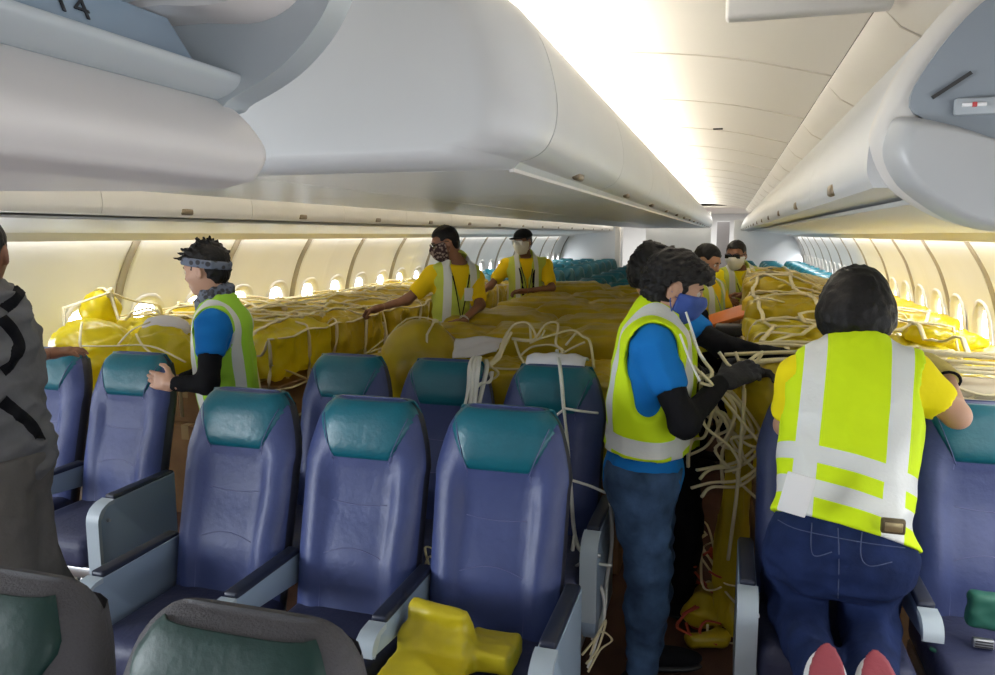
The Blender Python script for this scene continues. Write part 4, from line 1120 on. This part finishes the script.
        o = s.add('vest', F, h, [m, M_refl], 1, grow+.003)
        if stripes:
            bm = bmesh.new(); bm.from_mesh(o.data)
            for kind, a, b in stripes:
                n = s.tu if kind[0] == 'h' else s.r
                if kind == 'hs': n = unit(s.tu+s.r*.14)
                for v in (a, b):
                    bmesh.ops.bisect_plane(bm, geom=bm.verts[:]+bm.edges[:]+bm.faces[:], plane_co=j['hip']+n*v, plane_no=n, dist=1e-5)
            for fc in bm.faces:
                c = fc.calc_center_median()-j['hip']
                for kind, a, b in stripes:
                    n = s.tu if kind[0] == 'h' else s.r
                    if kind == 'hs': n = unit(s.tu+s.r*.14)
                    if a < c.dot(n) < b: fc.material_index = 1
            for fc in bm.faces: fc.smooth = True
            bm.to_mesh(o.data); bm.free()
        return o
    def trousers(s, m, h=.011, top=-.02, grow=.010, seed=4):
        F = Field(.04); j = s.J; A = (s.r, s.f, s.tu)
        F.ell(j['hip'], (.158*s.g, .118*s.g, .13), A, k=.06); F.ell(j['hip'].lerp(j['neck'], .25), (.138*s.g, .104*s.g, .15), A, k=.06)
        for q in 'LR': s.leg(F, q, 1.10)
        F.cut(j['hip']+s.tu*top, s.tu); F.noise = cloth_noise(.012, 30, seed)
        return s.add('trousers', F, h, m, 1, grow+.003)
    def shoes(s, m, dirs, sole=M_dark, h=.007, length=.15, up=None):
        for q in 'LR':
            a = s.J['an'+q]; d = unit(dirs[q]); u = up[q] if up else V((0, 0, 1)); u = unit(u-d*u.dot(d)); sd = d.cross(u); A = (sd, d, u)
            F = Field(.03); F.ell(a+d*.06-u*.045, (.046, .145, .040), A); F.cap(a-d*.005, a-u*.04, .045, .045); F.ell(a-d*.03-u*.04, (.040, .05, .045), A)
            F.cut(a-u*.083, -u); o = s.add('shoe', F, h, m, 1)
            G_ = Field(.01); G_.ell(a+d*.055-u*.078, (.050, .150, .020), A); G_.cut(a-u*.088, -u); s.add('sole', G_, h, sole, 1, parent=o)
    def mask(s, m, grow=.006, low=True, top=-.018, name='face_mask'):
        c = s.J['head']; hf, hu, hr = s.hf, s.hu, s.hr; F = Field(.02); s.head(F)
        F.cap(c+hf*.09-hu*.035, c+hf*.085-hu*.06, .022, .024, k=.03)
        F.cut(c+hu*top, hu-hf*.12); F.cut(c+hf*.018, -hf); F.cut(c-hu*.122, -hu)
        o = s.add(name, F, .0055, m, 1, grow)
        for q in (-1, 1):
            for dz in (-.035, -.085): s.own(tube('ear_loop', [c+hf*.02+hr*.066*q+hu*dz, c+hr*.078*q+hu*(dz*.4-.02), c-hf*.01+hr*.082*q-hu*.02], .0022, m), o)
        return o
    def glasses(s, m=M_glass, w=.026, hh=.018, clear=False):
        c = s.J['head']; hf, hu, hr = s.hf, s.hu, s.hr; bm = bmesh.new()
        R = Matrix((hr, hf, hu)).transposed()
        for q in (-1, 1): addbox(bm, c+hf*.099+hr*.032*q, (w*2, .008, hh*2), .003, 2, R.to_3x3())
        o = s.own(bmobj('glasses', bm, m))
        for q in (-1, 1): s.own(tube('temple', [c+hf*.098+hr*.060*q+hu*.006, c+hf*.03+hr*.082*q+hu*.006, c-hf*.01+hr*.084*q-hu*.002], .003, m), o)
        s.own(tube('bridge', [c+hf*.100-hr*.012, c+hf*.102+hr*.012], .003, m), o); return o
def J_(**k): return k
UP = V((0, 0, 1))
# 1. woman kneeling on the right aisle seat, back to the camera
wb = (.34, 2.28, .49)
W = Person('kneeling person with short black hair, lime vest over yellow shirt, seen from behind', wb, M_skin, J_(
    hip=(.34, 2.30, .775), neck=at(856, 352, 2.56), head=at(855, 306, 2.62), face=(0, 1, -.22), hup=(0, .2, 1),
    shL=at(801, 380, 2.53), shR=at(909, 378, 2.53), elL=at(786, 425, 2.58), wrL=at(800, 392, 2.84), elR=at(957, 416, 2.52), wrR=at(946, 374, 2.70),
    hpL=(.255, 2.30, .76), hpR=(.425, 2.30, .76), knL=(.225, 2.50, .560), knR=(.460, 2.50, .560), anL=(.275, 1.96, .530), anR=(.395, 1.96, .530)), girth=1.06)
hdR = (unit((-.55, .62, .35)), unit((0, .5, -1)), unit((-1, -.2, 0)), .45)
hdL = (unit((.3, .9, 0)), unit((0, .2, -1)), unit((1, 0, 0)), .6)
W.body(.009, .006, ('L', 'R'), {'R': hdR, 'L': hdL}, .0045)
W.hair('bob', .006); W.shirt(M_yelt2, .25, .009, .09, .012, wide=1.05)
W.vest(M_lime, .0075, .055, .028, [('v', -.150, -.088), ('v', .088, .150), ('hs', .205, .255), ('hs', .108, .158)], seed=5, vneck=False, wide=1.10, hemn=.12)
W.trousers(M_jeand, .009, .12, .010)
tk = [o for o in COL.objects if o.name == 'trousers'][0]; bt = BVHTree.FromPolygons([v.co for v in tk.data.vertices], [list(p.vertices) for p in tk.data.polygons])
for pts in ([(838, 528), (839, 560), (838, 598)], [(812, 523), (811, 545), (815, 556), (832, 552)], [(862, 532), (861, 556), (870, 566), (892, 562)], [(778, 520), (800, 530), (860, 542), (905, 548)]):
    L_ = []
    for q in smoothpts([(a, b, 0) for a, b in pts], 6):
        d_ = unit(at(q.x, q.y, 2.0)-V((0, 0, CAMZ))); h_ = bt.ray_cast(V((0, 0, CAMZ)), d_, 4)
        if h_[0]: L_.append(h_[0]+h_[1]*.0005)
    if len(L_) > 2: W.own(tube('jeans_seam', L_, .0016, mat('denim_seam', (.05, .07, .14), .8), None, 4))
Gl = Field(.01); hand(Gl, W.J['wrR'], *hdR[:3], curl=.45); W.add('glove', Gl, .0045, mat('yellow_glove', (.62, .50, .16), .8, bump=.4, bscale=60), 1, .003)
d = unit(W.J['wrR']-W.J['elR']); p = W.J['wrR']-d*.035; q1 = d.orthogonal().normalized(); q2 = d.cross(q1)
W.own(tube('bracelet', [p+q1*.035*math.cos(a)+q2*.035*math.sin(a) for a in [k/16*2*math.pi for k in range(17)]], .005, M_black))
M_pink = mat('pink_shoe', (.24, .035, .05), .7, bump=.3, bscale=80)
W.shoes(M_white, {'L': (-.06, -.75, -.65), 'R': (.06, -.75, -.65)}, M_pink, up={'L': V((0, .65, -.75)), 'R': V((0, .65, -.75))})
idp = at(796, 493, 2.17); n_ = 0
bm = bmesh.new(); addbox(bm, (idp.x, idp.y-.012, idp.z), (.075, .008, .115), .003, 2, Matrix.Rotation(math.radians(12), 3, 'Y') @ Matrix.Rotation(0, 3, 'X'))
def fixrot(o): return o
o = bmobj('id_card', bm, M_white); W.own(o)
bk = at(893, 526, 2.17)
o = W.own(box('belt_buckle', bk, (.060, .02, .042), mat('buckle_bronze', (.12, .09, .05), .35, metal=.6), None, .006, 2))
W.own(box('buckle_plate', bk+V((0, -.011, 0)), (.044, .006, .026), mat('buckle_gold', (.35, .28, .15), .3, metal=.7), None, .003, 2), o)

# 2. man in blue in the right aisle
Dm = Person('person standing in right aisle in blue shirt, lime vest, jeans and blue mask', at(645, 668, 2.72)*V((1, 1, 0)) if False else (at(645, 668, 2.72).x, 2.72, 0), M_skin, J_(
    hip=at(643, 474, 2.72), neck=at(657, 322, 2.72), head=at(676, 284, 2.70), face=(1, .12, -.42), hup=(.40, 0, 1),
    shR=at(654, 346, 2.57), shL=at(662, 340, 2.90), elR=at(684, 424, 2.50), wrR=at(722, 382, 2.70), elL=at(706, 392, 2.98), wrL=at(735, 376, 2.92),
    hpR=at(640, 484, 2.64), hpL=at(646, 482, 2.80), knR=at(648, 570, 2.60), knL=at(652, 560, 2.82),
    anR=V((at(643, 650, 2.62).x, 2.62, .09)), anL=V((at(650, 640, 2.84).x, 2.84, .09))), girth=1.08)
Dm.body(.010, .0055, (), {})
Dm.hair('mop', .0055); Dm.shirt(M_bluet, .24, .009, -.09, .015, amp=.008, seed=3)
Dm.sleeves(M_black, .22, .97, grow=.009)
Dm.vest(M_lime, .008, .10, .034, [('hs', .135, .195), ('v', -.13, -.08), ('v', .08, .13)], seed=6, arm=.092, drop=.20)
Dm.trousers(M_jean, .009, .06, .006); Dm.shoes(M_black, {'R': (1, -.25, 0), 'L': (1, .2, 0)})
Dm.mask(M_bmask, .008)
for q, hd in (('R', ((.75, .35, .35), (-.2, .6, -.7), (-.2, .6, .6), .55)), ('L', ((.9, -.1, .1), (0, -.6, -.7), (0, -.6, .6), .6))):
    F = Field(.01); hand(F, Dm.J['wr'+q], *hd[:3], curl=hd[3], s=1.08); Dm.add('glove', F, .0045, mat('grey_black_glove', (.035, .035, .04), .7, spec=.12, bump=.4, bscale=80), 1, .002)
# 3. the person behind him
D2 = Person('person with black hair and black sleeves, mostly hidden behind the blue-shirted person', (at(655, 560, 3.36).x, 3.36, 0), M_skin, J_(
    hip=at(664, 440, 3.36), neck=at(660, 306, 3.32), head=at(655, 272, 3.30), face=(.75, .62, -.22), hup=(.15, .1, 1),
    shR=at(682, 322, 3.20), shL=at(650, 318, 3.50), elR=at(722, 346, 3.12), wrR=at(758, 352, 3.10), elL=at(690, 372, 3.5), wrL=at(715, 380, 3.4),
    hpR=at(672, 450, 3.30), hpL=at(660, 448, 3.46), knR=at(684, 520, 3.22), knL=at(672, 515, 3.46), anR=V((at(680, 588, 3.28).x, 3.28, .09)), anL=V((at(668, 580, 3.48).x, 3.48, .09))))
D2.body(.011, .006, (), {}); D2.hair('bun', .006); D2.shirt(M_bluet, .24, .011, -.12, .012); D2.sleeves(M_black, .22, .97, grow=.008, h=.009)
D2.trousers(M_black, .012, 0, .010); D2.shoes(M_black, {'R': (1, -.3, 0), 'L': (1, 0, 0)})
D2.vest(M_lime, .010, -.06, .022, [('h', .05, .10)], seed=8)
for q, hd in (('R', ((1, .05, -.05), (0, .3, -1), (0, 1, 0), .35)), ('L', ((1, 0, 0), (0, 0, -1), (0, -1, 0), .5))):
    F = Field(.01); hand(F, D2.J['wr'+q], *hd[:3], curl=hd[3], s=1.05); D2.add('glove', F, .005, M_black, 1, .002)
# 4. man with headband in the left aisle
A = Person('person with spiky hair, headband and green vest over blue shirt, gripping a seat top', (at(232, 600, 3.0).x, 3.0, 0), M_skin, J_(
    hip=at(234, 438, 3.0), neck=at(219, 306, 2.96), head=at(206, 268, 2.93), face=(-1, -.12, -.22), hup=(-.15, 0, 1),
    shL=at(213, 326, 2.81), shR=at(236, 322, 3.12), elL=at(208, 384, 2.70), wrL=at(174, 384, 2.66), elR=at(205, 372, 3.25), wrR=at(180, 380, 3.15),
    hpL=at(232, 448, 2.92), hpR=at(238, 446, 3.10), knL=V((-2.14, 2.93, .5)), knR=V((-2.12, 3.12, .5)), anL=V((-2.12, 2.95, .09)), anR=V((-2.08, 3.12, .09))), girth=1.0)
A.body(.010, .0055, ('L', 'R'), {'L': ((-.97, .0, .12), (0, 1, -.1), (.0, .1, 1), .28), 'R': ((-1, .1, 0), (0, 0, -1), (0, -1, 0), .5)}, .004)
A.hair('spiky', .0055); A.lips(); A.shirt(M_bluet, .26, .009, -.14, .012, seed=9); A.sleeves(M_black, .245, .97, grow=.008, sides='LR')
A.vest(M_lime2, .008, -.02, .024, [('h', .005, .06), ('v', -.14, -.09), ('v', .09, .14)], seed=7, arm=.088, drop=.14)
A.trousers(M_jeand, .012); A.shoes(M_black, {'L': (-1, 0, 0), 'R': (-1, 0, 0)})
F = Field(.02); c = A.J['head']; F.ell(c+A.hu*.020-A.hf*.008, (.096, .115, .108), (A.hr, A.hf, A.hu))
F.noise = cloth_noise(.005, 60, 3); F.cut(c+A.hu*.052+A.hf*.02, A.hu-A.hf*.35); F.cut(c+A.hu*.012+A.hf*.02, -A.hu+A.hf*.35); A.add('headband', F, .005, M_band, 1)
F = Field(.02); F.cap(A.J['neck']-A.tu*.0+A.f*.012, A.J['neck']+A.tu*.055+A.hf*.012, .092, .082); F.cap(A.J['neck']+A.tu*.055-A.hf*.035, A.J['neck']+A.tu*.04+A.hf*.045, .050, .04); F.noise = cloth_noise(.016, 50, 5); A.add('neck_gaiter', F, .006, M_band, 1)
# 5. man with the patterned face covering, yellow polo
B = Person('person in yellow polo with dark patterned mask and lanyard, resting fists on cargo', (at(452, 400, 5.05).x, 5.05, 0), M_skinb, J_(
    hip=at(455, 338, 5.05), neck=at(457, 264, 5.05), head=at(445, 242, 5.0), face=(-.85, -.55, -.35), hup=(-.25, -.1, 1),
    shR=at(434, 276, 4.96), shL=at(473, 279, 5.12), elR=at(407, 300, 4.85), wrR=at(379, 308, 4.7), elL=at(480, 305, 4.98), wrL=at(462, 322, 4.72),
    hpR=at(448, 345, 5.0), hpL=at(462, 345, 5.1), knR=V((-2.05, 4.95, .5)), knL=V((-1.98, 5.12, .5)), anR=V((-2.05, 5.0, .09)), anL=V((-1.98, 5.12, .09))), girth=1.0)
B.body(.012, .007, ('L', 'R'), {'R': ((-.85, -.3, -.3), (.2, -.2, -1), (0, -1, .2), 1.3), 'L': ((-.9, -.3, -.1), (.2, -.2, -1), (0, -1, .2), 1.3)}, .006)
B.hair('short', .007); B.shirt(M_yelt, .34, .011, -.1, .014, seed=11); B.vest(M_pale, .010, -.18, .026, [('h', .07, .13), ('v', -.12, -.065), ('v', .065, .12)], open_=.03, seed=9)
B.mask(M_pattern, .008, top=.0); B.glasses(); B.trousers(M_khaki, .013); B.shoes(M_black, {'L': (-1, 0, 0), 'R': (-1, 0, 0)})
def lanyard(P_, m, idm=None, drop=.30, off=.155):
    c = P_.J['neck']; f, r, u = P_.f, P_.r, P_.tu
    e = c-u*drop+f*off
    for q in (-1, 1): P_.own(tube('lanyard', smoothpts([c-f*.03+r*.06*q+u*.03, c+f*.06+r*.075*q-u*.01, c+f*(off-.02)+r*.05*q-u*.12, e], 4), .0065, m, None, 5, .5))
    if idm:
        R = Matrix((r, f, u)).transposed().to_3x3(); bm = bmesh.new(); addbox(bm, e-u*.045, (.06, .006, .085), .002, 1, R); P_.own(bmobj('id_card', bm, idm))
lanyard(B, M_black, M_white, .38)
c = at(440, 284, 4.85); bm = bmesh.new(); addbox(bm, B.J['hip'].lerp(B.J['neck'], .62)+B.f*.15-B.r*.05, (.06, .01, .09), .003, 1, Matrix((B.r, B.f, B.tu)).transposed().to_3x3()); B.own(bmobj('badge', bm, M_white))
d = unit(B.J['wrL']-B.J['elL']); p = B.J['wrL']-d*.03; q1 = d.orthogonal().normalized(); q2 = d.cross(q1)
B.own(tube('wristwatch', [p+q1*.031*math.cos(a)+q2*.031*math.sin(a) for a in [k/12*2*math.pi for k in range(13)]], .007, M_metal))
# 6. man with cap
C6 = Person('person in black cap, goggles and white mask, yellow shirt with striped vest', (at(524, 400, 7.3).x, 7.3, 0), M_skinb, J_(
    hip=at(526, 305, 7.3), neck=at(525, 258, 7.3), head=at(523, 241, 7.24), face=(-.35, -1, -.15),
    shR=at(507, 266, 7.25), shL=at(545, 266, 7.4), elR=at(490, 286, 7.1), wrR=at(476, 296, 6.9), elL=at(552, 288, 7.25), wrL=at(524, 291, 7.0),
    hpR=at(520, 308, 7.25), hpL=at(532, 308, 7.35), knR=V((-2.08, 7.2, .5)), knL=V((-1.98, 7.3, .5)), anR=V((-2.08, 7.2, .09)), anL=V((-1.98, 7.3, .09))))
C6.body(.014, .008, ('L', 'R'), {'R': ((-.8, -.5, -.2), (.2, -.2, -1), (0, -1, .2), .9), 'L': ((-.9, -.3, -.1), (0, -.5, -1), (0, -1, .2), .8)}, .007)
C6.hair('short', .008); C6.shirt(M_yelt, .34, .013, -.1, .014); C6.vest(M_pale, .011, -.1, .026, [('v', -.115, -.07), ('v', .07, .115)], open_=.035); C6.mask(M_white, .012, top=-.005)
C6.trousers(M_jeand, .014); C6.shoes(M_black, {'L': (-.3, -1, 0), 'R': (-.3, -1, 0)}); C6.glasses(mat('clear_goggles', (.55, .58, .6), .15), .03, .020)
F = Field(.02); c = C6.J['head']; Ax = (C6.hr, C6.hf, C6.hu); F.ell(c+C6.hu*.040-C6.hf*.006, (.090, .108, .082), Ax); F.cut(c+C6.hu*.040, -C6.hu-C6.hf*.05)
cp_ = C6.add('cap', F, .007, M_black, 1); F = Field(.01); F.ell(c+C6.hf*.115+C6.hu*.042, (.070, .065, .010), Ax); C6.add('cap_peak', F, .006, M_black, 1, parent=cp_)
for q in (-1, 1):
    j = C6.J; f = C6.f
    C6.own(tube('vest_strap', smoothpts([j['neck']+C6.r*.075*q-f*.02+C6.tu*.03, j['neck']+C6.r*.075*q+f*.10-C6.tu*.06, j['hip'].lerp(j['neck'], .5)+C6.r*.055*q+f*.150, j['hip'].lerp(j['neck'], .1)+C6.r*.05*q+f*.155], 4), .012, M_black, None, 5, .4))
lanyard(C6, M_dark, M_white, .34)
# 7. man looking down in the right aisle
E = Person('person with short black hair in yellow-green vest bending over the aisle, seen in profile', (at(706, 450, 5.6).x, 5.6, 0), M_skinm, J_(
    hip=at(706, 345, 5.6), neck=at(701, 280, 5.6), head=at(707, 260, 5.55), face=(.85, -.30, -.45), hup=(.4, -.1, 1),
    shR=at(692, 296, 5.42), shL=at(716, 290, 5.75), elR=at(706, 326, 5.25), wrR=at(728, 330, 5.15), elL=at(728, 318, 5.6), wrL=at(738, 322, 5.3),
    hpR=at(702, 350, 5.55), hpL=at(710, 350, 5.68), knR=V((-.20, 5.5, .5)), knL=V((-.14, 5.7, .5)), anR=V((-.22, 5.5, .09)), anL=V((-.16, 5.7, .09))), girth=.98)
E.body(.012, .0065, ('L', 'R'), {'R': ((.9, 0, 0), (0, .3, -1), (0, 1, 0), .7), 'L': ((.8, -.5, 0), (-.2, -.4, -1), (0, -1, 0), .7)}, .006)
E.hair('short', .007); E.lips(); E.shirt(M_yelt, .30, .012, -.1, .012); E.sleeves(M_black, .30, .95, h=.009, grow=.008); E.vest(M_pale, .010, -.1, .024, [('v', -.12, -.07), ('v', .07, .12), ('h', .05, .1)], open_=.03)
E.trousers(M_black, .013); E.shoes(M_black, {'L': (1, 0, 0), 'R': (1, 0, 0)}); lanyard(E, mat('pale_lanyard', (.35, .5, .4), .6), M_white, .32)
# 8. man with sunglasses and white mask
Fm = Person('person in sunglasses and white mask, yellow shirt, black arm sleeves, dark lanyard', (at(737, 450, 6.7).x, 6.7, 0), M_skinb, J_(
    hip=at(738, 312, 6.7), neck=at(738, 270, 6.7), head=at(736, 254, 6.62), face=(-.30, -1, -.2),
    shR=at(722, 279, 6.65), shL=at(756, 277, 6.75), elR=at(716, 300, 6.5), wrR=at(724, 304, 6.3), elL=at(766, 294, 6.55), wrL=at(744, 296, 6.30),
    hpR=at(733, 316, 6.65), hpL=at(743, 316, 6.75), knR=V((.00, 6.65, .5)), knL=V((.08, 6.7, .5)), anR=V((-.02, 6.65, .09)), anL=V((.06, 6.7, .09))))
Fm.body(.013, .007, ('L', 'R'), {'R': ((.6, -.6, .2), (.5, .2, -.6), (-.2, -.3, 1), 1.0), 'L': ((-.9, -.3, .15), (0, -.3, -1), (0, -.5, 1), .9)}, .0065)
Fm.hair('short', .008); Fm.shirt(M_yelt2, .34, .012, -.1, .014, seed=12); Fm.sleeves(M_black, .36, .93, h=.010, grow=.009); Fm.vest(M_pale, .011, -.1, .026, [('v', -.115, -.07), ('v', .07, .115)], open_=.03)
Fm.mask(M_white, .009); Fm.glasses(M_glass, .031, .017); Fm.trousers(M_jeand, .014); Fm.shoes(M_black, {'L': (-.3, -1, 0), 'R': (-.3, -1, 0)}); lanyard(Fm, M_black, None, .30)
# 9. person in grey at the left edge
Hb = Person('person in grey jacket with black straps at left edge, hand on a seat top', (at(0, 675, 1.78).x, 1.78, 0), M_skinb, J_(
    hip=at(-8, 455, 1.80), neck=at(-28, 290, 1.82), head=at(-22, 250, 1.80), face=(-.55, .85, 0), hup=(0, 0, 1),
    shR=at(-12, 316, 1.86), shL=at(-95, 330, 1.60), elR=at(0, 372, 2.20), wrR=at(48, 354, 2.62), elL=at(-110, 430, 1.7), wrL=at(-80, 480, 1.95),
    hpR=at(0, 470, 1.84), hpL=at(-20, 476, 1.72), knR=at(26, 565, 1.84), knL=at(0, 590, 1.70), anR=V((-1.90, 1.86, .09)), anL=V((-2.12, 1.60, .09))), girth=1.04)
Hb.body(.011, .006, ('L', 'R'), {'R': ((.86, .45, .12), (0, .3, -1), (-.5, .8, 0), .30), 'L': ((.2, .9, -.3), (0, 0, -1), (1, 0, 0), .4)}, .0045)
Hb.hair('short', .006)
Hb.shirt(M_greyj, .55, .009, -.13, .026, name='jacket', amp=.030, seed=21)
Hb.trousers(mat('grey_brown_cloth', (.12, .112, .105), .85, spec=.12, bump=.6, bscale=24), .010, .0, .030, seed=22); Hb.shoes(M_black, {'L': (-.4, .9, 0), 'R': (-.4, .9, 0)})
j = Hb.J
F = Field(.04); F.cap(Hb.J['neck']-UP*.02, Hb.J['neck']+UP*.075-Hb.hf*.02, .098, .080); F.ell(Hb.J['neck']+UP*.03-Hb.hf*.06, (.10, .09, .08)); F.noise = cloth_noise(.016, 26, 8); Hb.add('hood', F, .009, M_greyj, 1)
jk = [o for o in COL.objects if o.name == 'jacket'][0]; bj = BVHTree.FromPolygons([v.co for v in jk.data.vertices], [list(p.vertices) for p in jk.data.polygons])
for pts in ([(2, 250), (10, 268), (20, 286), (14, 300), (2, 310)], [(1, 318), (12, 330), (19, 346), (12, 362), (1, 372)], [(1, 400), (16, 412), (30, 424), (40, 440)]):
    vs = []; fs = []; C_ = []
    for q in smoothpts([(a, b, 0) for a, b in pts], 8):
        o_ = V((0, 0, CAMZ)); d_ = unit(at(q.x, q.y, 1.8)-o_); h_ = bj.ray_cast(o_, d_, 4)
        if h_[0]: C_.append((h_[0], h_[1]))
    for i_, (p, n) in enumerate(C_):
        a_ = C_[max(0, i_-1)][0]; b_ = C_[min(len(C_)-1, i_+1)][0]; t_ = unit(b_-a_) if (b_-a_).length > 1e-5 else V((0, 0, 1)); sd = unit(t_.cross(n))
        for e, hgt in ((-.020, -.004), (-.017, .007), (.017, .007), (.020, -.004)): vs.append(p+sd*e+n*hgt)
    for i_ in range(len(C_)-1):
        for k in range(3): fs.append((4*i_+k, 4*i_+k+1, 4*i_+k+5, 4*i_+k+4))
    if fs: Hb.own(mesh('strap', vs, fs, M_black))
# things they hold -----------------------------------------------------------
o = box('orange_folder', at(728, 316, 5.12), (.24, .16, .03), mat('orange_plastic', (.62, .16, .03), .4), None, .008, 2, Matrix.Rotation(math.radians(-20), 3, 'Y') @ Matrix.Rotation(math.radians(20), 3, 'X'))
tag(o, 'orange folder held over the cargo by the person bending in profile', 'folder')
o = box('black_case', at(732, 330, 4.9), (.20, .14, .07), M_dark, None, .015, 3); tag(o, 'small black case on the cargo under the orange folder', 'case')
# ropes bunched around the gloved hands
rr = random.Random(11); ls = []
for k in range(16):
    x0, y0 = 705+rr.uniform(-6, 20), 372+rr.uniform(0, 40); y = 2.78+rr.uniform(-.08, .1)
    pts = [(x0, y0)]
    for q in range(4): pts.append((pts[-1][0]+rr.uniform(-22, 26), pts[-1][1]+rr.uniform(4, 32)))
    ls.append([at(min(765, max(688, a)), min(500, b), y+.03*i) for i, (a, b) in enumerate(pts)])
ls += [[at(735, 352, 2.8), at(742, 372, 2.78), at(744, 400, 2.78), at(741, 440, 2.8), at(736, 500, 2.85), at(728, 560, 2.9)], [at(719, 352, 2.75), at(735, 368, 2.74), at(762, 352, 2.85), at(745, 375, 2.8), at(728, 392, 2.8)],
       [at(690, 330, 2.6), at(698, 350, 2.6), at(705, 362, 2.62), at(712, 372, 2.64), at(706, 378, 2.64), at(694, 366, 2.62)], [at(700, 372, 2.6), at(712, 385, 2.62), at(700, 383, 2.62)]]
for k in range(4):
    y = 470+k*9; ls.append([at(696+rr.uniform(-6, 10), y, 2.8), at(712, y-8+rr.uniform(-9, 9), 2.85), at(740, y-14+rr.uniform(-6, 6), 2.9), at(762, y-30+rr.uniform(-8, 8), 3.0)])
straps('cargo_net', 'bunch of cream netting hanging from the gloved hands of the person in blue', ls, .0075, M_rope, 5, .8, 'cargo net')
straps('white_strap', 'white strap held in front of the chest of the person in blue', [[at(686, 312, 2.55), at(692, 330, 2.55), at(699, 352, 2.55), at(705, 360, 2.55)], [at(680, 334, 2.5), at(690, 360, 2.5), at(700, 381, 2.5)]], .011, M_ropew, 5, .35)
# ------------------------------------------------------------------ loose things near the camera
# folded yellow bag on the front row aisle seat
F = Field(.02); q_ = math.radians(20); ax0 = V((1, -.10, 0)).normalized(); ax1 = V((.05, math.cos(q_), math.sin(q_))); ax1 = (ax1-ax0*ax1.dot(ax0)).normalized(); ax = (ax0, ax1, ax0.cross(ax1))
F.box((-.735, 1.90, .560), (.095, .026, .100), ax, .02, k=.02); F.box((-.745, 1.855, .535), (.105, .022, .060), (V((.98, -.10, -.17)).normalized(), ax1, ax[2]), .02, k=.05)
F.box((-.73, 1.76, .520), (.11, .12, .024), None, .015, k=.05); F.box((-.590, 1.90, .525), (.070, .07, .032), None, .012, k=.01)
n_a = cloth_noise(.014, 14, 31); n_b = cloth_noise(.003, 60, 32); F.noise = lambda X, Y, Z: n_a(X, Y, Z)+n_b(X, Y, Z)
tag(fobj('yellow_bag', F, .006, mat('folded_yellow_bag', (.52, .42, .012), .4, bump=.5, bscale=9, var=.12, ridged=True)), 'folded yellow plastic bag lying on the front centre aisle seat', 'plastic bag')
# green pouch and belt on the right-edge seat
t = thing('life_vest_pouch', 'dark green pouch with striped buckle lying on the right-edge seat', 'pouch', (0, 0, 0))
c = at(984, 610, 2.42); F = Field(.02); F.box(c, (.045, .03, .055), None, .02); F.noise = cloth_noise(.006, 40, 2); fobj('pouch', F, .006, mat('pouch_green', (.01, .10, .07), .6), t)
c2 = at(983, 643, 2.38); b = box('buckle', c2, (.055, .02, .028), M_metal, t, .005)
for k in (-1, 0, 1): box('buckle_slot', c2+V((0, -.011, .008*k)), (.045, .004, .003), M_dark, b, 0)
tube('belt', [at(930, 648, 2.36), at(955, 662, 2.34), at(990, 668, 2.34)], .012, mat('belt_green', (.01, .07, .05), .6), t, 6, .4)
# red netting and twine on the aisle floor
rr = random.Random(4); ls = []
for k in range(26):
    x, y, z = rr.uniform(-.12, .08), rr.uniform(3.05, 3.5), .03+.30*rr.random(); l = [V((x, y, z))]
    for q in range(4): l.append(V((min(.12, max(-.14, l[-1].x+rr.uniform(-.07, .07))), l[-1].y+rr.uniform(-.07, .07), max(.015, l[-1].z+rr.uniform(-.05, .04)))))
    ls.append(l)
straps('twine_heap', 'heap of red packing twine on the right aisle floor behind the standing people', ls[:16], .007, mat('red_twine', (.42, .06, .03), .7), cat='twine')
straps('twine_heap', 'pale twine mixed over the red twine on the right aisle floor', [[p for l in ls[16:] for p in l]], .006, M_rope, cat='twine')
F = Field(.04); F.cap((-.05, 3.15, .10), (.06, 3.35, .08), .08, .10); F.cap((.02, 3.05, .05), (-.08, 3.0, .04), .045, .03); F.noise = cloth_noise(.03, 20, 9)
tag(fobj('yellow_sheet', F, .012, M_ply), 'crumpled yellow sheet end lying on the right aisle floor', 'plastic sheet')
